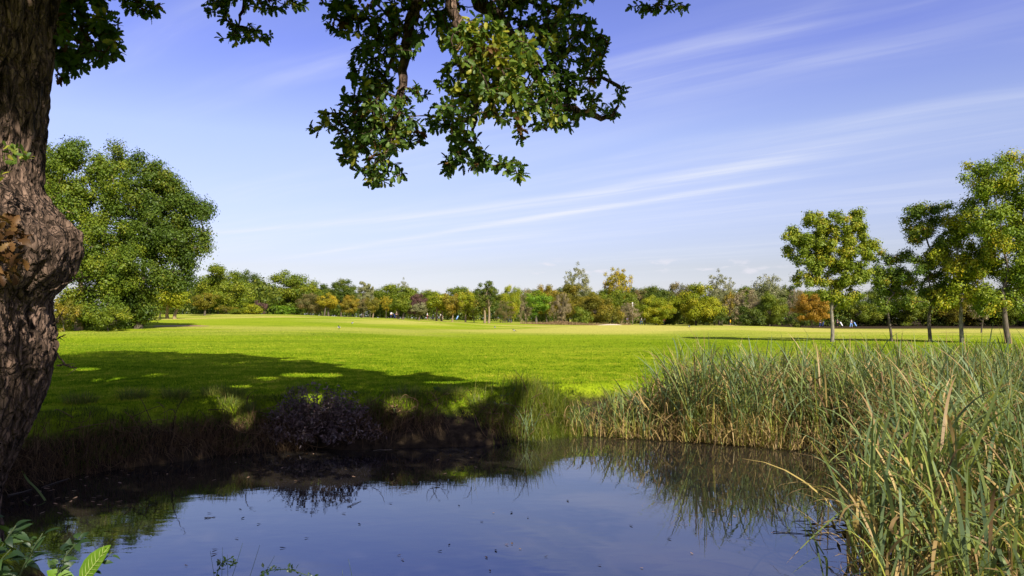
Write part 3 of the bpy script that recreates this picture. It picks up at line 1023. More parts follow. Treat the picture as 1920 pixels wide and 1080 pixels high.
OAK_BARK = bark_mat('oak bark', (.014, .009, .006), (.185, .122, .090), scale=5.5, bump=1.0, stretch=0.16, lo=.36, hi=.60, bd=.05, plates=16)
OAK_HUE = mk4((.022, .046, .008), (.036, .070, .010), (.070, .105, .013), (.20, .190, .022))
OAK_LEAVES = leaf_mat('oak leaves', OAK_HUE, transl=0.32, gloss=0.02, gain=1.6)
DEAD_LEAVES = leaf_mat('dead brown leaves', mk4((.06, .030, .012), (.12, .058, .020), (.19, .095, .032), (.25, .15, .06)), transl=0.25, gain=.75)
OAK = np.array([-3.80, 5.0, 0.75])
oak = thing('oak_tree', 'old oak with a bulging burl on its trunk, boughs hanging over the pond', 'tree', OAK)

EDGE = [(-700, 112), (-300, 104), (0, 95), (100, 88), (200, 80), (300, 74), (340, 78), (375, 103), (410, 135), (440, 155), (468, 161), (500, 150), (520, 138), (545, 118),
        (570, 102), (600, 102), (640, 112), (680, 112), (710, 100), (750, 86), (800, 65), (850, 40), (900, 12), (930, -2), (1000, -30), (1060, -50)]
EDGE_BASE = [(-700, 112), (0, 95), (300, 74), (420, 78), (560, 84), (640, 92), (710, 92), (750, 84), (800, 65), (850, 40), (900, 12), (930, -2), (1000, -30), (1060, -50)]


def trunk_mesh():
    zs = np.concatenate([np.arange(0.0, 5.2, 0.016), np.arange(5.2, 9.0, 0.12)])
    na = 420
    th = np.linspace(0, 2 * np.pi, na, endpoint=False)
    py = 597 - (zs + OAK[2] - EYE) / 5.0 * F
    e = np.interp(py, *zip(*EDGE))
    eb = np.interp(py, *zip(*EDGE_BASE))
    toX = lambda p: (p - 960) / F * 5.0 - OAK[0]
    base_r = 0.62 + 0.0 * zs
    cx = toX(eb) - base_r - 0.10
    bulge = (e - eb) / F * 5.0
    Z, TH = np.meshgrid(zs, th, indexing='ij')
    g = np.exp(-((np.angle(np.exp(1j * (TH + 0.12)))) / 0.95) ** 2)
    g2 = np.exp(-((np.angle(np.exp(1j * (TH + 1.0)))) / 0.8) ** 2) * np.exp(-((Z - 1.95) / 0.42) ** 2)
    R = base_r[:, None] + bulge[:, None] * g * 1.04 + 0.16 * g2
    arc = TH * 0.62
    # plates and fissures of the bark, coarser lumps on the burl
    warp = 0.35 * fbm(np.cos(TH) * 2, np.sin(TH) * 2, Z * 1.1, 3, 3)
    def ridg(freq, zf, sd):
        c, s_ = np.cos(TH), np.sin(TH)
        n = vnoise(c * freq + warp * 1.4, s_ * freq + warp * 1.4, Z * zf, sd)
        return 1 - np.abs(n) * 2.2
    def groove(freq, zf, sd, w):
        c, s_ = np.cos(TH), np.sin(TH)
        n = vnoise(c * freq + warp * 2.2, s_ * freq + warp * 2.2, Z * zf, sd) + .35 * vnoise(c * freq * 2.3, s_ * freq * 2.3, Z * zf * 3.5, sd + 7)
        return -np.exp(-(n / w) ** 2)
    bark = 0.044 * groove(9, 2.0, 31, .2) + 0.026 * groove(17, 4.5, 32, .22) + 0.012 * groove(12, 9.0, 38, .12) + 0.008 * fbm(np.cos(TH) * 30, np.sin(TH) * 30, Z * 14, 3, 33)
    burl = np.clip(bulge[:, None] / 0.2, 0, 1) * g
    lump = 0.09 * fbm(np.cos(TH) * 5, np.sin(TH) * 5, Z * 5, 4, 34) + 0.05 * fbm(np.cos(TH) * 16, np.sin(TH) * 16, Z * 14, 3, 37)
    low = np.exp(-((Z - 1.35) / 0.3) ** 2) * np.exp(-((np.angle(np.exp(1j * TH))) / 0.8) ** 2)
    lump2 = 0.05 * np.abs(fbm(np.cos(TH) * 14, np.sin(TH) * 14, Z * 11, 3, 36))
    R = R + bark * (1 - 0.35 * burl) + lump * burl * 1.2 + low * lump2 * 1.3 + 0.02 * fbm(np.cos(TH) * 2.5, np.sin(TH) * 2.5, Z * 1.2, 3, 35)
    R = R * (1 + 0.35 * np.exp(-Z * 3.0) * (0.6 + 0.4 * np.cos(TH * 5 + 1)))
    X, Y = cx[:, None] + R * np.cos(TH), R * np.sin(TH)
    V = np.stack([X, Y, np.where(Z <= 0.001, -0.5, Z)], -1).reshape(-1, 3)
    i, j = np.meshgrid(np.arange(len(zs) - 1), np.arange(na), indexing='ij')
    jn = (j + 1) % na
    Q = np.stack([i * na + j, i * na + jn, (i + 1) * na + jn, (i + 1) * na + j], -1).reshape(-1, 4)
    MB().add(V, Q).build('trunk', OAK_BARK, oak, smooth=True)
    return np.array([cx[-1], 0, zs[-1]]) + OAK


OAK_TOP = trunk_mesh()


def curve(pts, n=14):
    pts = np.asarray(pts, float)
    t = np.linspace(0, len(pts) - 1, n)
    i = np.clip(t.astype(int), 0, len(pts) - 2)
    f = (t - i)[:, None]
    p0, p1, p2, p3 = pts[np.maximum(i - 1, 0)], pts[i], pts[i + 1], pts[np.minimum(i + 2, len(pts) - 1)]
    return 0.5 * (2 * p1 + (p2 - p0) * f + (2 * p0 - 5 * p1 + 4 * p2 - p3) * f ** 2 + (3 * p1 - p0 - 3 * p2 + p3) * f ** 3)


UP = np.array([-3.6, 5.1, 7.6])
limb_paths = [   # (points, start radius, end radius): boughs out of the trunk, the first three end in the hanging sprays
    ([UP, (-2.6, 5.8, 8.6), at(790, -420, 7.2), at(782, -120, 7.1), at(779, 0, 7.0), at(766, 60, 7.0), at(757, 130, 6.95), at(751, 190, 6.9), at(735, 245, 6.9), at(728, 300, 6.9)], .15, .012),
    ([UP, (-1.8, 5.6, 8.2), at(830, -300, 6.8), at(838, -60, 6.7), at(848, 10, 6.6), at(862, 60, 6.5), at(885, 110, 6.4), at(890, 190, 6.5), at(885, 270, 6.6)], .12, .010),
    ([UP, (-1.0, 5.8, 8.4), at(870, -320, 7.4), at(890, -30, 7.3), at(930, 30, 7.2), at(985, 110, 7.1), at(1030, 185, 7.0), at(1075, 205, 7.0), at(1112, 217, 7.0), at(1140, 217, 7.0), at(1160, 195, 7.0), at(1165, 165, 7.0)], .13, .006),
    ([UP, (-3.0, 6.3, 7.6), at(430, -420, 8.2), at(470, -120, 8.0), at(455, 10, 8.0), at(440, 60, 8.0)], .09, .008),
    ([(-3.3, 5.2, 4.6), at(110, -90, 5.6), at(140, 10, 5.8), at(165, 70, 5.9), at(180, 110, 5.9)], .06, .006),
    ([UP, (1.0, 6.4, 8.6), at(1220, -300, 8.6), at(1215, -60, 8.4), at(1240, 8, 8.3)], .08, .006),
]
hang_nodes = []
lb = MB()
for pts, r0, r1 in limb_paths:
    P = curve(pts, 40)
    s = np.linspace(0, 1, len(P))
    P[1:-1] += np.random.default_rng(len(pts)).normal(size=(len(P) - 2, 3)) * 0.012
    lb.tube(P, r0 + (r1 - r0) * s ** 0.7, 8)
    hang_nodes.append(P)
rng = np.random.default_rng(900)
for k in range(22):                           # boughs up into the crown
    a = k * 2.4
    e_ = OAK + np.array([np.cos(a) * rng.uniform(3, 8), np.sin(a) * rng.uniform(3, 8), rng.uniform(8, 14)])
    if e_[1] > 9 and e_[2] < 9:
        e_[2] = 10
    P = curve([UP + np.array([0, 0, rng.uniform(-.8, 1.0)]), UP * .45 + e_ * .55 + np.array([0, 0, 1.2]), e_], 12)
    lb.tube(P, np.linspace(.17, .03, 12), 7)
lb.V = [v - OAK for v in lb.V]
lb.build('bough', OAK_BARK, oak, smooth=True)

HANG = [  # px, py, rx, ry, metres ahead
    (150, 20, 55, 40, 5.9), (188, 82, 40, 38, 6.0), (128, 118, 30, 30, 5.8), (205, 50, 26, 22, 6.0), (105, 60, 25, 55, 5.7), (258, 5, 34, 14, 6.0), (278, 16, 16, 14, 6.0),
    (408, 20, 26, 18, 8.0), (440, 58, 40, 20, 8.0), (480, 64, 28, 10, 8.0), (500, 6, 60, 14, 8.1), (560, 2, 40, 10, 8.1), (425, -20, 60, 25, 8.0),
    (680, 30, 70, 40, 7.2), (636, 18, 34, 26, 7.2), (700, 125, 50, 55, 7.1), (742, 62, 52, 52, 7.0), (688, 200, 52, 46, 7.0), (622, 226, 28, 16, 7.0), (594, 240, 14, 10, 7.0),
    (716, 232, 62, 52, 6.9), (692, 288, 40, 40, 6.9), (722, 330, 34, 26, 6.9), (768, 178, 34, 16, 7.0), (768, 250, 28, 26, 6.9), (655, 265, 22, 40, 7.0),
    (835, 40, 34, 44, 6.8), (900, 84, 56, 52, 6.3), (868, 160, 46, 46, 6.5), (848, 222, 40, 40, 6.5), (872, 272, 30, 30, 6.6), (870, 305, 42, 14, 6.6), (930, 306, 18, 12, 6.6),
    (962, 320, 20, 20, 6.6), (845, 320, 12, 14, 6.6), (908, 292, 24, 12, 6.6),
    (980, 50, 85, 55, 7.2), (1056, 50, 60, 42, 7.3), (1090, 95, 46, 38, 7.2), (1000, 136, 74, 46, 6.9), (938, 186, 54, 44, 6.5), (1008, 205, 54, 40, 6.8), (1056, 178, 46, 36, 7.0),
    (1112, 134, 26, 26, 7.1), (1122, 75, 22, 22, 7.2), (1058, 226, 30, 18, 7.0), (1108, 192, 30, 20, 7.0), (1140, 214, 18, 5, 7.0), (1166, 182, 9, 24, 7.0), (978, 252, 18, 9, 6.8),
    (930, 130, 50, 50, 6.2), (960, 90, 40, 30, 6.2),
    (1198, 10, 22, 10, 8.3), (1240, 13, 32, 12, 8.3), (1280, 13, 14, 12, 8.3),
    (760, -30, 110, 40, 7.2), (930, -40, 120, 45, 7.0), (1060, -30, 70, 40, 7.4), (150, -40, 80, 40, 5.9), (1230, -20, 50, 20, 8.4)]
GAPS = [  # holes in the canopy: point lit through it, radius
    (at(50, 315, 4.45), .55), (at(100, 350, 4.6), .42), (at(935, 105, 6.1), .95), (at(900, 70, 6.1), .7), (at(1000, 150, 6.5), .42), (at(960, 180, 6.3), .4),
    (at(432, 760, 13.4), .27), (at(400, 745, 13.9), .2), (at(452, 800, 13.2), .22), (at(745, 770, 14.0), .30), (at(590, 735, 14.0), .2), (at(965, 322, 6.6), .3),
    (at(220, 715, 17.5), .55), (at(290, 706, 19), .4), (at(560, 702, 19.0), .45), (at(610, 703, 19.0), .45), (at(500, 711, 18), .3), (at(450, 730, 16), .25), (at(160, 690, 21), .4),
    (at(170, 1050, 2.6), .12)]


def open_to_sun(P, margin=1.0):
    ok = np.ones(len(P), bool)
    for g, r in GAPS:
        d = P - g
        t = d @ TO_SUN
        dist = np.linalg.norm(d - t[:, None] * TO_SUN, axis=1)
        ok &= ~((t > 0.5) & (dist < r * margin))
    return ok


rng = np.random.default_rng(901)
att = []
for (px, py, rx, ry, Y) in HANG:
    m = max(3, int(rx * ry / 40))
    for _ in range(m):
        a, q = rng.random() * 6.283, math.sqrt(rng.random())
        att.append(at(px + math.cos(a) * q * rx, py + math.sin(a) * q * ry, Y + rng.normal() * 0.24 * min(1, (rx + ry) / 80)))
att = np.array(att)
att = att[open_to_sun(att, 0.8)]
nodes = np.concatenate([p[12:] for p in hang_nodes])
n0 = len(nodes)
parent = np.full(n0, -1)
order = np.argsort(np.min(np.linalg.norm(att[:, None] - nodes[None], axis=2), axis=1))
N_, par = list(nodes), list(parent)
for i in order:
    A = np.array(N_)
    d = np.linalg.norm(A - att[i], axis=1)
    j = int(np.argmin(d + np.where(np.arange(len(A)) < n0, 0.0, 0.02) + 0.25 * np.maximum(0, att[i][2] - A[:, 2])))
    N_.append(att[i])
    par.append(j)
N_ = np.array(N_)
cnt = np.ones(len(N_))
for i in range(len(N_) - 1, n0 - 1, -1):
    cnt[par[i]] += cnt[i]
tw = MB()
lm = MB()
dm = MB()
for i in range(n0, len(N_)):
    a, c = N_[par[i]], N_[i]
    L_ = np.linalg.norm(c - a)
    s = np.linspace(0, 1, 5)[:, None]
    Q = a + (c - a) * s + np.sin(s * math.pi) * (rng.normal(size=3) * .06 + np.array([0, 0, -.05])) * L_
    r = 0.0022 + 0.0019 * cnt[i] ** 0.55
    tw.tube(Q - OAK, np.linspace(r * 1.2, r, 5), 4, cap=False)
    dirT = norm(c - a)
    k = rng.integers(8, 14)
    along = rng.random(k) ** 2
    base = c - dirT * (along * min(L_, .16))[:, None]
    T_ = norm(dirT * .55 + rdir(rng, k) * .95 + np.array([0, 0, -.25]))
    Nn = norm(rdir(rng, k) * .75 + np.array([0, 0, .8]))
    ln = rng.uniform(.036, .104, k)
    tt = np.clip(rng.beta(2, 3, k) * 0.9, 0, 1)
    glow = math.exp(-np.sum((c - at(930, 120, 6.25)) ** 2) / .30)     # yellowing sprig, its tint also raised to stand in for sunlight
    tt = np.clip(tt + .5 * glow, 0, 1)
    if rng.random() < .14:
        tt = np.clip(tt + .45, 0, 1)
    dead = rng.random(k) < .02
    if rng.random() < .018:
        dead[:] = True
    if (~dead).any():
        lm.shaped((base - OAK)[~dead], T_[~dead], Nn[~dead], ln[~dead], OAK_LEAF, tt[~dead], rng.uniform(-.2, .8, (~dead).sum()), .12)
    if dead.any():
        dm.shaped((base - OAK)[dead], T_[dead], Nn[dead], ln[dead], OAK_LEAF, tt[dead], rng.uniform(.2, 1.2, dead.sum()), .3)
tw.build('twigs', OAK_BARK, oak)
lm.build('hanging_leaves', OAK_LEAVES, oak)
dm.build('withered_leaves', DEAD_LEAVES, oak)

# the crown above the frame: it shades the near lawn and the bank
SHADOW = [(-20.5, 32.5), (-15.8, 31.0), (-9.8, 28.3), (-6.3, 24.2), (-3.6, 20.2), (-2.2, 18.8), (-.9, 17.4), (-.8, 15.6), (0.35, 14.2), (0.6, 12), (1.6, 8), (1.0, 2), (-6, -3), (-20, -2), (-30, 10), (-30, 30)]


def in_poly(x, y, poly):
    ins = np.zeros(x.shape, bool)
    for (ax, ay), (bx, by) in zip(poly, poly[1:] + poly[:1]):
        ins ^= ((ay > y) != (by > y)) & (x < (bx - ax) * (y - ay) / (by - ay + 1e-12) + ax)
    return ins


def crown_points(n, rng):
    out = []
    got = 0
    c0 = np.array([-2.2, 5.6, 10.6])
    rad = np.array([12.5, 13.0, 7.0])
    while got < n:
        P = c0 + rdir(rng, 200000) * (rng.random((200000, 1)) ** 0.42) * rad
        S_ = P - TO_SUN * ((P[:, 2] - .85) / TO_SUN[2])[:, None]
        wob = 0.35 + 0.75 * sstep(S_[:, 0], -4.0, -1.0)
        ok = in_poly(S_[:, 0] + wob * vnoise(S_[:, 0] * 1.3, S_[:, 1] * 1.3, 0, 61), S_[:, 1] + wob * 2 * vnoise(S_[:, 0] * 1.3, S_[:, 1] * 0.9, 0, 62), SHADOW)
        u, v, w = proj(P)
        ok &= ~((w > 0.1) & (u > -120) & (u < 2040) & (v > -55) & (v < 1200))
        ok &= (P[:, 2] > 4.6) & open_to_sun(P, 1.0)
        # clumps along the boughs
        cl = fbm(P[:, 0] * .85, P[:, 1] * .85, P[:, 2] * .85, 3, 71)
        ok &= cl > -.16 + 0.12 * rng.random(len(P))
        out.append(P[ok])
        got += ok.sum()
    return np.concatenate(out)[:n]


cp = crown_points(105000, np.random.default_rng(902))
rng = np.random.default_rng(903)
cm = MB()
cm.leaves(cp - OAK, norm(rdir(rng, len(cp)) + np.array([0, 0, .7])), rng.uniform(.16, .30, len(cp)), rng.uniform(.11, .2, len(cp)), rng.random(len(cp)), rng, .3, .1)
cm.build('crown', OAK_LEAVES, oak)

# small growths on the trunk: withered sprays and bare twigs
sp = MB()
for (px, py, Y) in [(15, 415, 4.35), (30, 440, 4.35), (10, 460, 4.35), (25, 480, 4.35), (5, 430, 4.3), (12, 505, 4.35)]:
    k = 9
    p = at(px, py, Y) + rng.normal(size=(k, 3)) * .03
    sp.shaped(p - OAK, rdir(rng, k) + np.array([0, -.2, -.5]), rdir(rng, k) + np.array([0, -.6, 0]), rng.uniform(.07, .12, k), OAK_LEAF, rng.random(k), rng.uniform(.2, 1.2, k), .3)
sp.build('withered_spray', DEAD_LEAVES, oak)
gl = MB()
for (px, py, Y) in [(10, 285, 4.35), (30, 278, 4.4), (45, 292, 4.4), (8, 330, 4.3), (30, 300, 4.4)]:
    k = 7
    p = at(px, py, Y) + rng.normal(size=(k, 3)) * .02
    gl.shaped(p - OAK, rdir(rng, k) + np.array([.2, -.4, .3]), rdir(rng, k) + np.array([0, -.3, .6]), rng.uniform(.04, .07, k), OAK_LEAF, rng.uniform(.4, 1, k), .2, .1)
gl.build('young_leaves', OAK_LEAVES, oak)
tg = MB()
for (p0, p1, Y, sag) in [((100, 652), (142, 690), 4.9, -8), ((108, 686), (128, 684), 4.9, 0), ((95, 545), (178, 520), 4.8, 6), ((60, 560), (100, 540), 4.5, 4), ((100, 610), (118, 585), 4.9, 0), ((98, 640), (120, 628), 4.9, 2), ((30, 580), (80, 552), 4.4, 5)]:
    a, c = at(*p0, Y), at(*p1, Y - .1)
    s = np.linspace(0, 1, 8)[:, None]
    Q = a + (c - a) * s + np.sin(s * math.pi) * np.array([0, 0, sag / F * Y]) + rng.normal(size=(8, 3)) * .005
    tg = MB()
    tg.tube(Q - OAK, np.linspace(.007, .003, 8), 5)
    for q in Q[4:]:
        tg.tube(np.array([q, q + rng.normal(size=3) * .03]) - OAK, [.003, .001], 4)
    tg.build('bare_twig', OAK_BARK, oak)

# ------------------------------------------------------------------ lawn blades, bank growth
GRASS = leaf_mat('lawn grass', [(0.0, (.060, .125, .004)), (.25, LAWN[0]), (.5, LAWN[1]), (.75, LAWN[2]), (1.0, (.40, .36, .03))], transl=0.32, gloss=0.0, gain=1.12, dry=True)


def water_at(px, py):
    r = ray(px, py)
    return np.array([0, 0, EYE]) + r * (-EYE / r[2])


def scatter(n, rng, x0, x1, y0, y1, test):
    out, got = [], 0
    while got < n:
        x, y = rng.uniform(x0, x1, n), rng.uniform(y0, y1, n)
        k = test(x, y)
        out.append(np.stack([x[k], y[k]], -1))
        got += k.sum()
    return np.concatenate(out)[:n]


def blades(mb, xy, z, h, w, rng, lean=0.4, droop=0.6, tint=None, k=4, side=None, out=None, twist=True):
    n = len(xy)
    az = rng.random(n) * 6.283
    o = np.stack([np.cos(az), np.sin(az), np.zeros(n)], -1)
    if out is not None:
        o = norm(o * 0.7 + out)
    th0 = np.abs(rng.normal(size=n)) * lean
    th1 = rng.random(n) * droop
    s = np.linspace(0, 1, k)
    th = th0[:, None] + th1[:, None] * s[None] ** 1.5 * 2.2
    step = (h / (k - 1))[:, None]
    dxy = np.concatenate([np.zeros((n, 1)), np.cumsum(np.sin(th[:, 1:]) * step, 1)], 1)
    dz = np.concatenate([np.zeros((n, 1)), np.cumsum(np.cos(th[:, 1:]) * step, 1)], 1)
    P = np.stack([xy[:, 0], xy[:, 1], z], -1)[:, None] + o[:, None] * dxy[..., None]
    P[..., 2] += dz
    W = w[:, None] * np.array([0.85, 1.0, 0.75, 0.12] if k == 4 else np.interp(s, [0, .3, .7, 1], [.8, 1, .7, .05]))[None]
    perp = np.stack([-o[:, 1], o[:, 0], np.zeros(n)], -1)
    if twist:
        ph = rng.uniform(-1.2, 1.2, n)[:, None]
        perp = norm(perp * np.cos(ph) + o * np.sin(ph) * .8 + np.array([0, 0, .2]) * np.sin(ph))
    mb.ribbons(P, W, rng.random(n) if tint is None else tint, perp[:, None])
    return P


rng = np.random.default_rng(50)
n = 400000
d_ = 12.5 * (1 / (1 - rng.random(n * 2) * (1 - 12.5 / 75.0)))
x_ = (rng.uniform(-80, 2000, n * 2) - 960) / F * d_
sd = shore_dist(x_, d_)
k = (sd > .32) & (gz(x_, d_) > .36) & (rng.random(n * 2) > sstep(d_, 34, 75))
x_, d_ = x_[k][:n], d_[k][:n]
tn = np.clip(.40 + .55 * fbm(x_ * .35, d_ * .8, 0, 3, 8) + .75 * fbm(x_ * 3.1, d_ * 2.2, 0, 3, 9) + rng.normal(size=len(x_)) * .24, 0, 1)
gm = MB()
h_ = rng.uniform(.02, .045, len(x_)) * (1 + d_ / 60)
blades(gm, np.stack([x_, d_], -1), gz(x_, d_) - .004, h_, .0045 + d_ * .00034 + 0 * x_, rng, .8, .6, tn, k=4)
tag(gm.build('lawn_grass', GRASS), 'mown lawn grass between the pond and the fairway', 'grass', kind='stuff')

BANKG = leaf_mat('bank grass', mk4((.045, .075, .010), (.085, .120, .014), (.16, .16, .03), (.30, .22, .08)), transl=0.3, gain=1.0)
STRAW = leaf_mat('dry grass', mk4((.055, .032, .018), (.13, .078, .040), (.24, .155, .075), (.38, .27, .13)), transl=0.2, gain=1.0)
TUFT = leaf_mat('tall grass', mk4((.05, .085, .008), (.11, .15, .010), (.19, .20, .02), (.34, .27, .09)), transl=0.35, gain=1.0)


def far_bank(x, y):
    d = shore_dist(x, y)
    return (d > 0.12) & (d < 1.35) & (y > 9.2) & (x < 1.6)


def outward(xy):
    e = .05
    gx = shore_dist(xy[:, 0] + e, xy[:, 1]) - shore_dist(xy[:, 0] - e, xy[:, 1])
    gy = shore_dist(xy[:, 0], xy[:, 1] + e) - shore_dist(xy[:, 0], xy[:, 1] - e)
    return -norm(np.stack([gx, gy, 0 * gx], -1))


bg_ = MB()
xy = scatter(26000, rng, -8.5, 1.8, 9, 17, far_bank)
cl = fbm(xy[:, 0] * 1.5, xy[:, 1] * 1.5, 0, 3, 14)
xy = xy[cl > -.06 + .12 * rng.random(len(xy))]
xy = xy[~((np.abs(xy[:, 0] + 3.5) < 1.0) & (xy[:, 1] < 13.7))]
blades(bg_, xy, gz(xy[:, 0], xy[:, 1]) - .01, rng.uniform(.07, .22, len(xy)) * np.interp(shore_dist(xy[:, 0], xy[:, 1]), [.2, .7, 1.1], [1.3, 1.0, .55]), rng.uniform(.005, .009, len(xy)), rng, .55, .9,
       np.clip(.35 + .6 * fbm(xy[:, 0], xy[:, 1], 0, 2, 15) + rng.normal(size=len(xy)) * .2, 0, 1), k=5, out=outward(xy) * .8)
# mounded tussocks
for (px, py, Y, r) in [(436, 745, 13.9, .22), (430, 790, 13.3, .2), (398, 752, 13.9, .2), (470, 805, 13.3, .16), (560, 745, 14.3, .2), (760, 765, 14.2, .25), (700, 790, 13.8, .2), (900, 775, 14.3, .25), (330, 765, 13.6, .25), (250, 770, 13.5, .25),
                       (850, 760, 14.5, .25), (150, 790, 12.8, .25), (640, 830, 13.5, .12)]:
    c = at(px, py, Y)
    m = 340
    a = rng.random(m) * 6.283
    q = np.sqrt(rng.random(m)) * r
    xy = c[:2] + np.stack([np.cos(a) * q, np.sin(a) * q], -1)
    o = np.stack([np.cos(a), np.sin(a), 0 * a], -1) * (q / r)[:, None] * 1.3
    blades(bg_, xy, gz(xy[:, 0], xy[:, 1]), rng.uniform(.14, .30, m), rng.uniform(.005, .009, m), rng, .35, 1.0, np.clip(rng.normal(size=m) * .2 + .5, 0, 1), k=6, out=o)
tag(bg_.build('bank_grass', BANKG), 'rough grass tumbling over the far bank of the pond', 'grass', kind='stuff')

dg = MB()
xy = scatter(8000, rng, -8.5, 1.2, 9, 15, lambda x, y: (shore_dist(x, y) > .05) & (shore_dist(x, y) < .55) & (y > 9) & ((x < -3.6) | (fbm(x * 1.2, y * 1.2, 0, 2, 44) > .08)))
blades(dg, xy, gz(xy[:, 0], xy[:, 1]) + .03, rng.uniform(.18, .45, len(xy)), rng.uniform(.004, .008, len(xy)), rng, 1.2, 1.1, np.clip(rng.beta(1.6, 2.6, len(xy)), 0, 1), k=6, out=outward(xy) * 1.3)
for c in scatter(150, rng, -8, 1.2, 9, 15, lambda x, y: (shore_dist(x, y) > .0) & (shore_dist(x, y) < .6) & (y > 9.3)):   # roots and broken stalks
    z = float(gz(*c)) + rng.uniform(.02, .35)
    a = np.array([c[0], c[1] - .05, z])
    e_ = a + np.array([rng.normal() * .3, -abs(rng.normal()) * .25, rng.normal() * .28])
    e_[2] = max(e_[2], 0.01)
    s = np.linspace(0, 1, 6)[:, None]
    dg.tube(a + (e_ - a) * s + np.sin(s * 3.1) * rng.normal(size=3) * .06, np.linspace(.008, .003, 6), 4, rng.random() * .6)
tag(dg.build('dry_grass', STRAW), 'dead stalks and roots hanging from the far bank', 'dead grass', kind='stuff')

tg_ = MB()
c0 = [(1000, 815, 14.6, .3, 900), (1035, 812, 14.9, .35, 1100), (1060, 800, 15.2, .3, 700), (960, 812, 14.4, .28, 600), (1010, 790, 15.3, .4, 900), (930, 815, 14.2, .25, 350)]
for (px, py, Y, r, m) in c0:
    c = at(px, py, Y)
    xy = c[:2] + rng.normal(size=(m, 2)) * r * 1.0
    blades(tg_, xy, np.maximum(gz(xy[:, 0], xy[:, 1]), -.05) - .01, rng.beta(1.6, 2.6, m) * .55 + .14, rng.uniform(.005, .010, m), rng, .28, .8, np.clip(rng.normal(size=m) * .22 + .5, 0, 1), k=6)
tag(tg_.build('tall_grass', TUFT), 'tall sunlit grass at the left end of the reeds', 'grass', kind='stuff')

# ------------------------------------------------------------------ reeds
REED = leaf_mat('reed leaves', [(0.0, (.10, .060, .028)), (.16, (.25, .165, .075)), (.30, (.44, .31, .12)), (.44, (.36, .34, .05)), (.58, (.195, .240, .055)), (.80, (.142, .192, .085)), (1.0, (.078, .118, .054))],
                transl=0.28, gloss=0.012, gain=1.0)


def reed_blades(mb, xy, z, H, rng, per=6, wid=.016, dead=.28, k=8, upper=.42):
    n = len(xy)
    idx = np.repeat(np.arange(n), per)
    N = len(idx)
    az = (rng.random(n) * 3.14)[idx] + np.where(rng.random(N) < .5, 0, math.pi) + rng.normal(size=N) * .35
    o = np.stack([np.cos(az), np.sin(az), 0 * az], -1)
    o = norm(o + np.array([-.25, -.05, 0]))
    isd = rng.random(N) < dead
    h = H[idx] * rng.uniform(.68, 1.12, N) * np.where(isd, rng.uniform(.45, 1.0, N), 1)
    s = np.linspace(0, 1, k)
    th0 = np.abs(rng.normal(size=N)) * .19 + np.where(isd, np.abs(rng.normal(size=N)) * .3, 0)
    th1 = rng.beta(1.1, 1.7, N) * 2.1 + np.where(isd, .5, 0)
    th = th0[:, None] + th1[:, None] * s[None] ** 1.9
    kink = rng.random(N) < .26
    ks = rng.uniform(.35, .85, N)
    th = th + np.where(kink, rng.uniform(.7, 1.9, N), 0)[:, None] * (s[None] > ks[:, None])
    hi = rng.random(N) < upper                   # leaves that start part way up
    z0 = np.where(hi, H[idx] * rng.uniform(.25, .62, N), 0.0)
    h = np.where(hi, H[idx] * rng.uniform(.32, .62, N), h)
    th = th + np.where(hi, np.abs(rng.normal(size=N)) * .42, 0)[:, None]
    sheath = rng.random(N) < .16                 # short straw-coloured sheaths at the foot
    h = np.where(sheath, H[idx] * rng.uniform(.28, .6, N), h)
    z0 = np.where(sheath, 0.0, z0)
    th = np.where(sheath[:, None], np.abs(rng.normal(size=N))[:, None] * .13, th)
    step = (h / (k - 1))[:, None]
    dxy = np.concatenate([np.zeros((N, 1)), np.cumsum(np.sin(th[:, 1:]) * step, 1)], 1)
    dz = np.concatenate([np.zeros((N, 1)), np.cumsum(np.cos(th[:, 1:]) * step, 1)], 1)
    P = np.stack([xy[idx, 0] + rng.normal(size=N) * .018, xy[idx, 1] + rng.normal(size=N) * .018, z[idx]], -1)[:, None] + o[:, None] * dxy[..., None]
    P[..., 2] += dz + z0[:, None]
    P[..., 2] = np.maximum(P[..., 2], 0.012 + rng.random(N)[:, None] * .02)
    W = (wid * rng.uniform(.6, 1.25, N) * np.where(sheath, 1.15, 1.0))[:, None] * np.interp(s, [0, .25, .6, .85, 1], [.75, 1, .95, .55, .03])[None]
    perp = np.stack([-o[:, 1], o[:, 0], 0 * az], -1)
    ph = rng.normal(size=N)[:, None] * .7
    side = norm(perp * np.cos(ph) + o * np.sin(ph))
    live = np.clip(.74 + rng.normal(size=N) * .13, .5, 1)
    sm = (s[:-1] + s[1:]) / 2
    tl = live[:, None] + (np.where(rng.random(N) < .75, rng.uniform(.28, .46, N), .62)[:, None] - live[:, None]) * np.exp(-(sm[None] / .30) ** 1.6)
    tl = np.where((rng.random(N) < .45)[:, None], tl + (0.24 - tl) * sstep(sm[None], .75, .98), tl)
    td = np.clip(rng.beta(2.4, 1.6, N) * .36, 0, .4)[:, None] + 0 * sm[None]
    tl = np.where((hi & ~sheath)[:, None], np.maximum(tl, .56) * 1.0, tl)
    tint = np.where(isd[:, None], td, tl)
    tint = np.where(sheath[:, None], rng.choice([.22, .28, .33, .42, .50], N)[:, None] + 0 * td, tint)
    mb.ribbons(P, W, tint, side[:, None])


FAR_BED = [(1.05, 14.7), (2.1, 14.25), (3.3, 13.8), (4.2, 13.4), (4.9, 13.0), (5.7, 12.5), (6.4, 11.9), (8, 11.6), (15, 12.5), (17, 17), (14, 19.2), (9.5, 18.4), (6, 17.5), (3.4, 16.2), (1.6, 15.6)]
NEAR_BED = [(2.55, 5.2), (2.95, 6.6), (3.9, 7.9), (4.75, 9.4), (5.6, 10.7), (6.6, 11.6), (9, 11.9), (15, 12.6), (13, 6), (7, 4.6)]


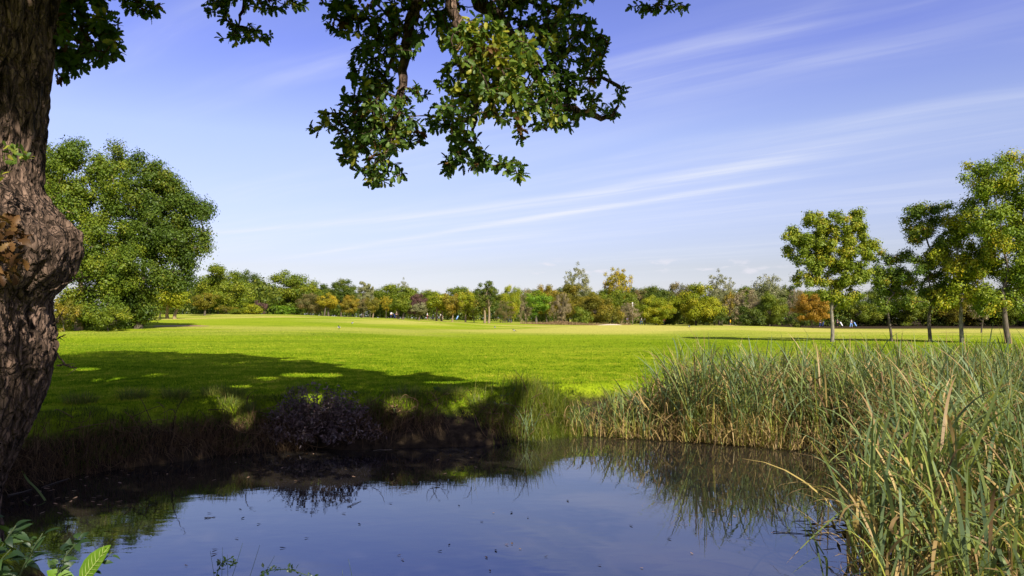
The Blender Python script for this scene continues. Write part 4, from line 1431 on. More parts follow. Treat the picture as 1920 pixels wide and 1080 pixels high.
def reed_h(x, y):
    u = 960 + F * x / y
    h = np.interp(u, [1040, 1120, 1200, 1245, 1300, 1400, 2000], [.85, .98, 1.14, 1.98, 2.02, 1.98, 2.0])
    return h * (1 + .10 * fbm(x * 1.3, y * 1.3, 0, 2, 91))


rng = np.random.default_rng(60)
rb = MB()
xy = scatter(4800, rng, 0.8, 17.5, 11, 20, lambda x, y: in_poly(x, y, FAR_BED))
xy = xy[fbm(xy[:, 0] * 2.4, xy[:, 1] * 2.4, 0, 2, 92) > -.16]
z = np.minimum(gz(xy[:, 0], xy[:, 1]), .25)
z = np.maximum(z, -.12) - .02
reed_blades(rb, xy, z, reed_h(xy[:, 0], xy[:, 1]) - np.maximum(z, 0) * .6, rng, 6, .026, dead=.44)
# bent and broken stalks along the water's edge
front = np.array(FAR_BED[:7])
t = rng.random(320) * 5.999
i = t.astype(int)
fxy = front[i] + (front[i + 1] - front[i]) * (t - i)[:, None] + rng.normal(size=(320, 2)) * .08
reed_blades(rb, fxy, np.full(320, -.03), np.full(320, .75), rng, 3, .014, dead=.75)
tag(rb.build('reed_bed', REED), 'reed bed standing along the far right bank of the pond', 'reeds', kind='stuff')

nb = MB()
xy = scatter(2100, rng, 2.2, 14, 4.6, 12.5, lambda x, y: in_poly(x, y, NEAR_BED))
xy = xy[fbm(xy[:, 0] * 2.2, xy[:, 1] * 2.2, 0, 2, 93) > -.20]
z = np.full(len(xy), -.04)
H = 1.80 * (1 + .10 * fbm(xy[:, 0] * 1.2, xy[:, 1] * 1.2, 0, 2, 94)) * np.interp(xy[:, 1], [5, 6.2, 7.5, 9], [.62, .82, 1, 1])
reed_blades(nb, xy, z, H, rng, 8, .026, dead=.38, k=10)
xy = scatter(420, rng, 2.4, 6.5, 5, 11, lambda x, y: in_poly(x, y, NEAR_BED))
reed_blades(nb, xy, np.full(len(xy), -.03), np.full(len(xy), .62), rng, 5, .017, dead=.85, k=8)
tag(nb.build('near_reeds', REED), 'tall reeds of the near right corner rising from the water', 'reeds', kind='stuff')

# ------------------------------------------------------------------ plants on the bank and in the foreground
def reed_thing(name, label, cat, pts, w, group=None, spike=None, tint=.7, stalk=False):
    """one leaf or stalk of its own, from photo pixels (px, py, metres ahead)"""
    P = curve([at(*p) for p in pts], 14)
    b = P[0]
    o = thing(name, label, cat, b, 0, group)
    m = MB()
    s = np.linspace(0, 1, 14)
    if stalk:
        m.tube(P - b, np.linspace(w, w * .6, 14), 6, tint)
        m.build('stalk', REED, o)
    else:
        m.ribbons((P - b)[None], (w * np.interp(s, [0, .3, .8, 1], [.7, 1, .6, .05]))[None], np.array([tint]), norm(np.array([[[.8, -.5, .3]]])))
        m.build('blade', REED, o)
    if spike:
        a, c = at(*spike[0]), at(*spike[1])
        s = np.linspace(0, 1, 10)[:, None]
        q = MB()
        q.tube(a - b + (c - a) * s, .013 * np.interp(s[:, 0], [0, .08, .9, 1], [.3, 1, 1, .3]), 10)
        q.build('spike', plain('cattail spike', (.075, .032, .016), .95, .4, 60, .4, 90), o, smooth=True)
    return o


reed_thing('cattail', 'leaning cattail with a brown seed spike, out over the water', 'cattail', [(1642, 1000, 8.3), (1600, 935, 8.0), (1566, 892, 7.9), (1536, 850, 7.8), (1520, 826, 7.8)], .006,
           spike=((1564, 888, 7.9), (1540, 855, 7.82)), tint=.5, stalk=True)
RL = 'single reed leaves in front of the near reeds'
reed_thing('reed_leaf', 'long pale reed leaf running beside the leaning cattail stalk', 'reed', [(1640, 995, 8.35), (1590, 925, 8.1), (1555, 870, 8.0), (1530, 822, 7.9)], .02, RL, tint=.52)
reed_thing('reed_leaf', 'dark reed leaf arching left with its tip low over the water, below the cattail', 'reed', [(1545, 1085, 6.7), (1530, 1020, 6.8), (1512, 960, 6.9), (1490, 915, 7.0)], .018, RL, tint=.9)
reed_thing('reed_leaf', 'green reed leaf bent flat to the left above the open water', 'reed', [(1545, 1040, 6.9), (1525, 1010, 6.9), (1500, 985, 6.9), (1470, 972, 6.9)], .016, RL, tint=.85)
reed_thing('reed_leaf', 'bright green reed leaf drooping to the water at the bottom edge', 'reed', [(1550, 1090, 6.3), (1548, 1045, 6.3), (1520, 1050, 6.2), (1484, 1076, 6.1)], .022, RL, tint=.62)
reed_thing('reed_leaf', 'dry folded reed leaf crossing the floating debris', 'reed', [(1600, 1010, 7.6), (1580, 965, 7.6), (1555, 950, 7.5), (1530, 975, 7.5)], .016, RL, tint=.3)
reed_thing('reed_stalk', 'straight dead brown stalk upright in the water by the debris', 'reed', [(1602, 1040, 7.3), (1600, 980, 7.3), (1602, 930, 7.3)], .006, RL, tint=.1, stalk=True)
rng = np.random.default_rng(61)
deb = MB()
c = water_at(1578, 1000)
k = 60
P = c + np.stack([rng.normal(size=k) * .17, rng.normal(size=k) * .16, rng.uniform(.01, .07, k)], -1)
tt = rdir(rng, k) * np.array([1, 1, .15])
deb.shaped(P - c, tt, np.tile([0, 0, 1.0], (k, 1)) + rng.normal(size=(k, 3)) * .4, rng.uniform(.08, .3, k), [(0, .02), (.3, .06), (.7, .05), (1, .005)], rng.random(k), rng.uniform(-.3, .5, k), .1)
tag(deb.build('floating_debris', leaf_mat('wet debris', mk4((.02, .012, .006), (.05, .03, .012), (.20, .13, .02), (.36, .26, .03)), gain=1.0), loc=c), 'raft of yellow-brown rotting leaves by the near reeds', 'debris', kind='stuff')
# clump of bent reeds at the waterline
cl = MB()
k = 26
base = np.stack([rng.uniform(1.95, 2.35, k) + .0, rng.uniform(14.35, 14.6, k)], -1)
blades(cl, base, np.full(k, .0), rng.uniform(.5, .85, k), np.full(k, .014), rng, .5, 1.9, rng.uniform(.3, .6, k), k=9, out=np.tile([-1.0, -.3, 0], (k, 1)))
tag(cl.build('bent_reeds', REED), 'sheaf of pale reeds bent flat onto the water below the short reeds', 'reeds')
cl = MB()
k = 34
c = at(985, 818, 14.2)
base = c[:2] + rng.normal(size=(k, 2)) * .09
blades(cl, base, np.full(k, -.02), rng.uniform(.5, .95, k), np.full(k, .016), rng, .2, .7, rng.uniform(.5, 1, k), k=8)
tag(cl.build('sedge_clump', REED), 'small clump of upright sedge left of the reed bed', 'sedge')

# the dark dry shrub
SHRUB = leaf_mat('dry shrub leaves', mk4((.040, .024, .020), (.080, .046, .040), (.14, .080, .064), (.20, .15, .13)), transl=.12, gloss=.06, gain=1.0)
c = at(596, 790, 13.30)
sh = thing('bramble_bush', 'dark purplish brown dying bramble bush on the far bank', 'bush', (c[0], c[1], .10))
st, lf = MB(), MB()
for i in range(360):
    a = rng.random() * 6.283
    q = math.sqrt(rng.random())
    tip = np.array([math.cos(a) * q * 1.22, math.sin(a) * q * .48, .10 + .92 * (1 - q ** 2.2) * rng.uniform(.75, 1.1)])
    if tip[1] < 0:
        tip[2] *= .55 + .45 * (1 - abs(tip[1]) / .42)
    b0 = np.array([tip[0] * .35, tip[1] * .3 + .08, .0])
    s = np.linspace(0, 1, 6)[:, None]
    P = b0 + (tip - b0) * s + np.sin(s * 3.14) * np.array([0, 0, .06])
    st.tube(P, np.linspace(.006, .002, 6), 4)
    k = 20
    pp = P[-1] + (P[2] - P[-1]) * (rng.random((k, 1)) ** 1.4) + rng.normal(size=(k, 3)) * .025
    lf.shaped(pp, rdir(rng, k) + np.array([0, -.2, .25]), rdir(rng, k) + np.array([0, -.3, .6]), rng.uniform(.035, .075, k), [(0, .02), (.2, .16), (.55, .18), (1, .01)], rng.random(k), rng.uniform(-.3, .8, k), .2)
st.build('stems', plain('dead stem', (.06, .04, .03), .9), sh)
lf.build('foliage', SHRUB, sh)

DOCK = leaf_mat('dock leaves', mk4((.030, .075, .012), (.050, .115, .016), (.085, .160, .020), (.15, .22, .03)), transl=.35, gloss=.05, gain=1.0)


def leafy(name, label, cat, base, n, L, rng, spread=.5, h=.2, st=OVAL_LEAF, mat=None, group=None, stem=True, up=.6):
    o = thing(name, label, cat, base, 0, group)
    lf, sm = MB(), MB()
    a = rng.random(n) * 6.283
    T_ = norm(np.stack([np.cos(a) * spread, np.sin(a) * spread, up + rng.normal(size=n) * .25], -1))
    P = np.stack([np.cos(a) * .03, np.sin(a) * .03, rng.uniform(.3, 1, n) * h], -1)
    lf.shaped(P, T_, np.tile([0, 0, 1.0], (n, 1)) + rng.normal(size=(n, 3)) * .4, L * rng.uniform(.7, 1.15, n), st, rng.random(n), rng.uniform(.1, .8, n), .15)
    lf.build('foliage', mat or DOCK, o)
    for p in P:
        s = np.linspace(0, 1, 4)[:, None]
        sm.tube(p * s - np.array([0, 0, .03]) * (1 - s), [.005, .005, .004, .004], 5)
    sm.build('stems', plain('green stem', (.07, .10, .03), .7), o)
    return o


G_ = 'broad-leaved docks along the far bank'
for (px, py, Y, n, L, label) in [
    (828, 745, 15.0, 6, .26, 'dock with two tall upright leaves on the far bank edge, right of the bramble bush'),
    (950, 758, 15.0, 9, .20, 'dark dock with a ragged spread of leaves above the bank, left of the tall grass'),
    (962, 752, 15.1, 6, .22, 'lighter dock leaf cluster touching the sunlit lawn, beside the tall grass'),
    (935, 775, 14.6, 5, .18, 'dock with hanging leaves halfway down the bank'),
    (855, 812, 13.9, 14, .13, 'low patch of round leaves at the waterline beneath the bank'),
    (905, 800, 14.0, 6, .14, 'single small dock low on the bank near the sedge'),
    (1100, 735, 16.0, 9, .2, 'leafy weed on the bank behind the short reeds')]:
    g = at(px, py, Y)
    leafy('dock_plant', label, 'dock', (g[0], g[1], max(.02, min(g[2], float(gz(g[0], g[1])) + .05))), n, L, rng, .55, .14, group=G_)
leafy('creeping_weed', 'bright yellow-green weed on the waterline right of the bramble bush', 'weed', (water_at(762, 832)[0], water_at(762, 832)[1] + .25, .03), 60, .07, rng, .9, .12, mat=TUFT)
g = at(455, 812, 13.1)
leafy('withered_shoot', 'withered shoot with pale orange leaves hanging on the bank', 'plant', (g[0], g[1] - .15, .12), 14, .09, rng, .3, .22, st=OAK_LEAF, mat=DEAD_LEAVES)
g = at(742, 775, 13.7)
leafy('dead_weed', 'tall dead weed with curled tan leaves right of the bramble bush', 'weed', (g[0], g[1] - .1, .3), 46, .09, rng, .7, .38, mat=STRAW)

# foreground: nettles, the bright dock leaf, thin grass
NETTLE = leaf_mat('nettle leaves', mk4((.012, .032, .010), (.020, .050, .012), (.032, .070, .016), (.050, .095, .020)), transl=.3, gloss=.05, gain=1.0)
G_ = 'leafy stems at the foot of the oak'
for i, (x0, y0, x1, y1, Y, n, L, label) in enumerate([
    (-60, 1240, 30, 985, 2.5, 16, .052, 'nettle stem reaching up the left edge, tallest of the foreground plants'),
    (10, 1240, 80, 1000, 2.6, 14, .05, 'nettle stem arching right over the reflection of the trees'),
    (60, 1220, 150, 1010, 2.7, 12, .045, 'dark nettle stem left of the bright dock leaf'),
    (-30, 1200, 20, 1030, 2.3, 14, .055, 'broad-leaved nettle in the bottom left corner'),
    (90, 1250, 210, 1035, 2.6, 10, .032, 'thin sprig with small leaves just behind the bright dock leaf'),
    (30, 1230, 60, 1040, 2.2, 12, .05, 'short nettle in the corner between the taller stems'),
    (110, 1230, 120, 1050, 2.4, 12, .045, 'short dark nettle right beside the bright dock leaf'),
    (-80, 1150, -10, 960, 2.9, 14, .055, 'nettle stem half cut off by the left edge')]):
    a, c = at(x0, y0, Y), at(x1, y1, Y)
    s = np.linspace(0, 1, 14)[:, None]
    P = a + (c - a) * s + np.sin(s * 3.14) * np.array([-.03, 0, .03])
    o = thing('nettle', label, 'nettle', P[0], 0, G_)
    sm, lf = MB(), MB()
    sm.tube(P - P[0], np.linspace(.004, .0018, 14), 6)
    sm.build('stem', plain('nettle stem', (.045, .06, .025), .7), o)
    idx = rng.uniform(3, 13, n * 2)
    q = np.stack([np.interp(idx, np.arange(14), P[:, d]) for d in range(3)], -1)
    az = rng.random(n * 2) * 6.28
    T_ = np.stack([np.cos(az), np.sin(az) * .7, .35 + rng.normal(size=n * 2) * .35], -1)
    lf.shaped(q - P[0] + norm(T_) * .012, T_, np.tile([0, -.35, 1.0], (n * 2, 1)) + rng.normal(size=(n * 2, 3)) * .35, L * rng.uniform(.6, 1.25, n * 2), SAW_LEAF, rng.random(n * 2), rng.uniform(0, .9, n * 2), .14)
    lf.build('foliage', NETTLE, o)
b = at(150, 1095, 2.55)
o = thing('dock_leaf', 'large bright green dock leaf catching the sun at the lower left', 'dock', b)
lf = MB()
lf.shaped(np.array([[0, 0, 0], [-.02, .0, -.01]]), np.array([[.07, 0.02, .11], [-.05, -.02, .05]]), np.array([[-.42, -.85, .42], [.2, -.6, .8]]), np.array([.155, .11]), [(-.3, .01), (0, .02), (.08, .12), (.2, .22), (.4, .27), (.6, .25), (.8, .17), (.93, .08), (1, .01)], np.array([.95, .8]), np.array([.12, .3]), .14)
lf.build('blade', leaf_mat('sunlit dock', mk4((.07, .15, .01), (.09, .185, .012), (.12, .22, .015), (.15, .26, .02)), transl=.4, gain=1.0, nscale=30.0), o, smooth=True)
tdir, ndir = norm(np.array([.07, .02, .11])), np.array([-.42, -.85, .42])
ndir = norm(ndir - tdir * (tdir @ ndir))
bdir = np.cross(ndir, tdir)
vn = MB()
mid = lambda t: tdir * .155 * t * (1 - .03 * t) - ndir * .155 * .12 * t * t * .6 + ndir * .0015
vn.tube(np.array([mid(t) for t in np.linspace(-.2, .95, 9)]), np.linspace(.0022, .0006, 9), 5)
for t in np.linspace(.12, .75, 7):
    for sg in (-1, 1):
        e_ = mid(t + .16) + bdir * sg * .155 * (.20 if t < .6 else .10) + ndir * .155 * .05
        vn.tube(np.array([mid(t), (mid(t) + e_) / 2 + ndir * .002, e_]), [.0010, .0008, .0004], 4)
vn.build('veins', plain('pale vein', (.30, .36, .10), .6), o)
q = MB()
q.tube(np.array([[0, 0, 0], [-.01, 0, -.2], [-.02, 0, -.42]]), [.004, .005, .006], 6)
q.build('stem', plain('green stem', (.07, .10, .03), .7), o)
G_ = 'thin grass stems rising at the bottom of the picture'
for (x0, x1, y1, label) in [(402, 394, 1033, 'leftmost thin grass stem at the bottom edge'), (413, 417, 1026, 'thin grass stem second from the left at the bottom edge'), (430, 455, 1018, 'tall slanted grass stem at the bottom, longest of its group'),
                            (462, 487, 1022, 'slanted grass stem with a bent tip right of the longest one'), (478, 515, 1042, 'low slanted grass stem furthest right in the left group'), (425, 426, 1040, 'short upright grass stem inside the left group'),
                            (663, 653, 1048, 'lone thin grass stem below the middle of the pond'), (640, 642, 1068, 'tiny grass tip left of the lone thin stem')]:
    a, c = at(x0 + (x0 - x1) * 1.2, 1180, 2.6), at(x1, y1, 2.6)
    s = np.linspace(0, 1, 10)[:, None]
    o = thing('grass_stem', label, 'grass', a, 0, G_)
    m = MB()
    m.tube((c - a) * s + np.sin(s * 3.1) * np.array([.004, 0, 0]), np.linspace(.0016, .0005, 10), 5)
    m.build('stalk', NETTLE, o)
G_ = 'small-leaved trailing sprigs at the bottom edge'
for (pts, label) in [([(400, 1100), (412, 1062), (425, 1052), (440, 1058)], 'small vetch sprig among the thin grass stems'), ([(470, 1095), (500, 1072), (540, 1068), (585, 1082)], 'trailing vetch sprig creeping right along the bottom edge')]:
    P = curve([at(x, y, 2.6) for x, y in pts], 14)
    o = thing('vetch', label, 'vetch', P[0], 0, G_)
    m, lf = MB(), MB()
    m.tube(P - P[0], np.full(14, .0015), 5)
    m.build('stem', NETTLE, o)
    k = 44
    q = P[rng.integers(3, 14, k)] + rng.normal(size=(k, 3)) * .006
    lf.shaped(q - P[0], rdir(rng, k) + np.array([0, 0, .3]), rdir(rng, k) + np.array([0, -.4, .6]), rng.uniform(.010, .022, k), OVAL_LEAF, rng.random(k), .2, .1)
    lf.build('foliage', NETTLE, o)

# ------------------------------------------------------------------ things afloat
def floater(px, py, L, rng, mat, label, group, name='fallen_leaf', cat='leaf'):
    p = water_at(px, py)
    m = MB()
    a = rng.random() * 6.28
    m.shaped(np.array([[0, 0, .006]]), np.array([[math.cos(a), math.sin(a), .0]]), np.array([[rng.normal() * .05, rng.normal() * .05, 1.0]]), np.array([L * .8]), OAK_LEAF, np.array([rng.random()]), np.array([-.12 - rng.random() * .12]), .05)
    return tag(m.build(name, mat, loc=p), label, cat, group)


DARKL = leaf_mat('wet dark leaf', mk4((.012, .008, .006), (.022, .014, .010), (.035, .02, .014), (.05, .03, .02)), gain=1.0)
PALEL = leaf_mat('pale floating leaf', mk4((.20, .13, .09), (.30, .19, .13), (.38, .24, .16), (.42, .30, .18)), gain=1.0)
DARK_PX = [(397, 963), (452, 974), (489, 982), (536, 1028), (640, 963), (728, 944), (579, 1009), (900, 978), (841, 1024), (1063, 938), (928, 1031), (408, 1030), (407, 1038), (676, 985), (453, 957), (850, 913), (862, 950), (960, 960), (1180, 985), (1250, 1010), (820, 1035), (1330, 1005)]
for (px, py) in DARK_PX:
    floater(px, py, .055 + .03 * rng.random(), rng, DARKL, 'small dark curled leaf afloat on the open water', 'dark leaves afloat on the open water')
PALE_PX = [(352, 1062), (946, 1021), (960, 1022), (978, 1031), (744, 1043), (752, 1049), (914, 1048), (920, 1073), (656, 949), (922, 963), (990, 970), (440, 1010), (1340, 960), (1370, 985), (1400, 1010), (1445, 1000), (1300, 1040), (1120, 1060), (1020, 1045), (1200, 1065), (1380, 970), (1290, 985)]
for (px, py) in PALE_PX:
    floater(px, py, .045 + .03 * rng.random(), rng, PALEL, 'small pale pinkish leaf afloat on the open water', 'pale leaves afloat on the open water')
for i in range(58):
    px, py = rng.uniform(60, 900), rng.uniform(850, 905)
    p = water_at(px, py)
    if shore_dist(p[0], p[1]) > -.12:
        continue
    floater(px, py, .06 + .04 * rng.random(), rng, PALEL if rng.random() < .6 else DEAD_LEAVES, 'pale dead leaf afloat in the shade under the far bank', 'dead leaves afloat under the far bank')
for i in range(40):
    px, py = rng.uniform(15, 240), rng.uniform(885, 965)
    p = water_at(px, py)
    if shore_dist(p[0], p[1]) > -.1:
        continue
    floater(px, py, .06 + .05 * rng.random(), rng, PALEL, 'pale dead leaf afloat beside the oak in the shaded corner', 'dead leaves afloat in the shaded corner')
STICK = plain('drift stick', (.10, .08, .06), .8)
for (x0, y0, x1, y1, r, label) in [(383, 972, 404, 970, .006, 'short floating twig lying level, left of the open water'), (652, 951, 677, 940, .005, 'slanted floating twig below the reflected bramble bush'), (130, 897, 78, 915, .007, 'pale floating reed stem in the shaded corner'),
                                   (128, 893, 170, 885, .006, 'thin floating stick near the left bank'), (15, 930, 60, 918, .008, 'thick stick floating against the left edge'), (700, 845, 735, 843, .006, 'pale stick on the water under the bramble bush'),
                                   (1450, 998, 1540, 1003, .005, 'long thin stem floating left of the near reeds')]:
    a, c = water_at(x0, y0), water_at(x1, y1)
    m = MB()
    s = np.linspace(0, 1, 7)[:, None]
    m.tube((c - a) * s + np.array([0, 0, .006]) + rng.normal(size=(7, 3)) * .003, np.linspace(r, r * .5, 7), 6)
    tag(m.build('floating_stick', STICK, loc=a), label, 'stick')
P = curve([water_at(85, 940) + np.array([0, 0, .01]), at(70, 918, 9.6), at(52, 900, 9.9), water_at(40, 905) + np.array([0, 0, .18])], 14)
m = MB()
m.ribbons((P - P[0])[None], np.full((1, 14), .03), np.array([.62]), norm(np.array([[[.3, .9, .2]]])))
tag(m.build('bent_leaf', REED, loc=P[0]), 'bent green leaf rising from the water in the shaded corner', 'leaf')

# ------------------------------------------------------------------ the far golf course: bunker, earth, straw, post, people, bags, birds
def patch(name, c, rx, ry, mat, tilt=0.0, lift=.02, kind='structure', seed=1):
    r = np.linspace(0, 1, 8)
    a = np.linspace(0, 2 * np.pi, 41)[:-1]
    R, A = np.meshgrid(r, a, indexing='ij')
    w = 1 + .18 * vnoise(np.cos(A) * 2, np.sin(A) * 2, seed, 3)
    X, Y = c[0] + R * np.cos(A) * rx * w, c[1] + R * np.sin(A) * ry * w
    Z = gz(X, Y) + lift + tilt * (1 - R ** 2) * .6 + tilt * np.clip(R * np.sin(A), -1, 1) * .4 * (1 - R ** 4)
    i, j = np.meshgrid(np.arange(7), np.arange(40), indexing='ij')
    Q = np.stack([i * 40 + j, i * 40 + (j + 1) % 40, (i + 1) * 40 + (j + 1) % 40, (i + 1) * 40 + j], -1).reshape(-1, 4)
    return tag(MB().add(np.stack([X, Y, Z], -1), Q).build(name, mat, smooth=True), kind=kind)


g = ground_at(1150, 140)
patch('sand_bunker', g, 2.9, 2.2, plain('bunker sand', (.62, .52, .36), .95, .1), .42, .04)
g = ground_at(336, 68)
patch('bare_earth', g, 2.6, 1.5, plain('bare earth', (.34, .20, .10), .95, .2), .0, .02, seed=4)
g = ground_at(1385, 170)
patch('low_tee', g, 6, 2.5, plain('worn turf', (.38, .30, .10), .95, .2), .35, .02, seed=9)
stw = MB()
g = ground_at(1052, 146)
xy = g[:2] + rng.normal(size=(5200, 2)) * np.array([2.6, .8])
hz = .55 * np.exp(-((xy[:, 0] - g[0]) / 3.0) ** 2 - ((xy[:, 1] - g[1]) / 1.0) ** 2)
blades(stw, xy, gz(xy[:, 0], xy[:, 1]) + hz * rng.random(len(xy)), rng.uniform(.25, .6, len(xy)), np.full(len(xy), .05), rng, .6, .8, rng.uniform(.55, 1, len(xy)), k=4)
xy = np.stack([rng.uniform(g[0] - 8, g[0] + 14, 2600), g[1] + 1.5 + rng.normal(size=2600) * .8], -1)
blades(stw, xy, gz(xy[:, 0], xy[:, 1]), rng.uniform(.25, .7, len(xy)), np.full(len(xy), .05), rng, .4, .8, rng.uniform(.4, 1, len(xy)), k=4)
tag(stw.build('straw_mound', STRAW), 'low mound of dry straw-coloured grass before the far thicket', 'dry grass', kind='stuff')

WHITE = plain('white paint', (.80, .78, .74), .6, .05)
b = ground_at(1186, 163)
o = thing('white_post', 'white post standing among the bushes behind the sand bunker', 'post', b)
ztop = at(1186, 567, 163)[2] - b[2]
m = MB(); m.tube([[0, 0, -.2], [0, 0, ztop - 1.0]], .09, 8); m.build('pole', plain('grey pole', (.25, .22, .18), .7), o)
m = MB(); m.tube([[0, 0, ztop - 1.0], [0, 0, ztop - .96], [0, 0, ztop - .04], [0, 0, ztop]], [.08, .13, .13, .08], 10); m.build('sleeve', WHITE, o)
b = ground_at(1369, 170)
o = thing('tee_marker', 'small yellow marker on the low mound, right of the widest tree', 'marker', b)
m = MB(); m.tube([[0, 0, .3], [0, 0, .6], [0, 0, 1.0]], [.03, .03, .03], 8); m.build('stake', WHITE, o)
m = MB(); m.tube([[0, 0, .65], [0, 0, .8], [0, 0, 1.35], [0, 0, 1.42]], [.1, .16, .16, .06], 10); m.build('flag_sleeve', plain('yellow paint', (.70, .42, .02), .6), o)


def skin_mesh(name, verts, edges, radii, mat, sub=1):
    me = bpy.data.meshes.new(name)
    me.from_pydata([tuple(v) for v in verts], edges, [])
    ob = bpy.data.objects.new(name, me)
    C.objects.link(ob)
    md = ob.modifiers.new('skin', 'SKIN')
    for i, r in enumerate(radii):
        me.skin_vertices[0].data[i].radius = (r, r) if np.isscalar(r) else r
    me.skin_vertices[0].data[0].use_root = True
    md.use_smooth_shade = True
    sd_ = ob.modifiers.new('sub', 'SUBSURF')
    sd_.levels = sub
    sd_.render_levels = sub
    dgr = bpy.context.evaluated_depsgraph_get()
    out = bpy.data.meshes.new_from_object(ob.evaluated_get(dgr))
    bpy.data.objects.remove(ob)
    bpy.data.meshes.remove(me)
    out.name = name
    out.materials.clear()
    out.materials.append(mat)
    return out


SKIN = plain('skin', (.50, .29, .20), .6, .08)
HAIR = plain('hair', (.05, .035, .025), .8, .2)
POSES = {}
for pose in ('stand', 'walk', 'bend'):
    lean = {'stand': .02, 'walk': .06, 'bend': .45}[pose]
    st_ = {'stand': .04, 'walk': .26, 'bend': .05}[pose]
    ch = np.array([lean * .9, 0, 1.40 - lean * .28])
    nk = np.array([lean * 1.05, 0, 1.50 - lean * .36])
    hd = np.array([lean * 1.35 + .02, 0, 1.64 - lean * .5])
    V = [(0, 0, .95), (lean * .45, 0, 1.18 - lean * .08), ch, nk, hd + np.array([0, 0, -.06]), hd + np.array([0, 0, .05])]
    E = [(0, 1), (1, 2), (2, 3), (3, 4), (4, 5)]
    R = [.15, .14, (.15, .11), .055, .085, .075]
    for sgn in (-1, 1):
        i = len(V)
        V += [(st_ * sgn * .5, .10 * sgn, .86), (st_ * sgn * .9 + .05, .10 * sgn, .48), (st_ * sgn * 1.1 - (.05 if pose == 'walk' else 0), .10 * sgn, .07), (st_ * sgn * 1.1 + .14, .11 * sgn, .03)]
        E += [(0, i), (i, i + 1), (i + 1, i + 2), (i + 2, i + 3)]
        R += [.095, .065, .042, .035]
        j = len(V)
        sh_ = ch + np.array([0, .19 * sgn, .02])
        el = sh_ + np.array([.08 + (.1 * sgn if pose == 'walk' else 0), .06 * sgn, -.27])
        wr = el + np.array([.16, -.04 * sgn, -.18])
        V += [sh_, el, wr]
        E += [(2, j), (j, j + 1), (j + 1, j + 2)]
        R += [.065, .047, .033]
        h0 = len(V)                               # palm, thumb and four fingers
        V += [wr + np.array([.05, 0, -.05])]
        E += [(j + 2, h0)]
        R += [.032]
        for f in range(5):
            V += [wr + np.array([.08 + .012 * (f == 2), (f - 2) * .018, -.07 - .025 * (f > 0)]), wr + np.array([.075, (f - 2) * .016, -.105 - .03 * (f > 0)])]
            E += [(h0, h0 + 1 + 2 * f), (h0 + 1 + 2 * f, h0 + 2 + 2 * f)]
            R += [.010, .008]
    body = skin_mesh('body', V, E, R, SKIN, 1)
    tv = [(lean * .1, 0, .98), (lean * .45, 0, 1.18 - lean * .08), ch, nk - np.array([0, 0, .03])]
    te, tr_ = [(0, 1), (1, 2), (2, 3)], [.165, .165, (.175, .13), .07]
    for sgn in (-1, 1):
        j = len(tv)
        sh_ = ch + np.array([0, .19 * sgn, .02])
        el = sh_ + np.array([.08 + (.1 * sgn if pose == 'walk' else 0), .06 * sgn, -.27])
        tv += [sh_, el]
        te += [(2, j), (j, j + 1)]
        tr_ += [.085, .07]
    shirt = skin_mesh('shirt', tv, te, tr_, WHITE, 1)
    pv, pe, pr = [(0, 0, .97)], [], [.165]
    for sgn in (-1, 1):
        i = len(pv)
        pv += [(st_ * sgn * .5, .10 * sgn, .86), (st_ * sgn * .9 + .05, .10 * sgn, .48), (st_ * sgn * 1.1 - (.05 if pose == 'walk' else 0), .10 * sgn, .08)]
        pe += [(0, i), (i, i + 1), (i + 1, i + 2)]
        pr += [.115, .085, .065]
    trou = skin_mesh('trousers', pv, pe, pr, HAIR, 1)
    hair = skin_mesh('hair', [hd + np.array([-.03, 0, .03]), hd + np.array([0, 0, .085])], [(0, 1)], [.09, .07], HAIR, 1)
    POSES[pose] = (body, shirt, trou, hair)


def cloth(name, col):
    return plain('cloth ' + name, col, .85, .1)


NAVY, BLACKC, RED, LBLUE, LILAC, BEIGE = (cloth('navy', (.02, .03, .09)), cloth('black', (.015, .015, .018)), cloth('red', (.50, .03, .03)), cloth('light blue', (.22, .38, .70)),
                                          cloth('lilac', (.34, .30, .62)), cloth('beige', (.42, .34, .24)))
WHITEC, MAROON = cloth('white', (.78, .77, .76)), cloth('maroon', (.14, .03, .035))
GOLF = 'golfers out on the far fairway'


def person(px, Y, rot, pose, top, legs, hat, label):
    b = ground_at(px, Y)
    o = thing('person', label, 'person', b, rot, GOLF)
    body, shirt, trou, hair = POSES[pose]
    link('body', body, o)
    link('shirt', shirt, o, top)
    link('trousers', trou, o, legs)
    link('cap' if hat is not HAIR else 'hair', hair, o, hat)
    return o


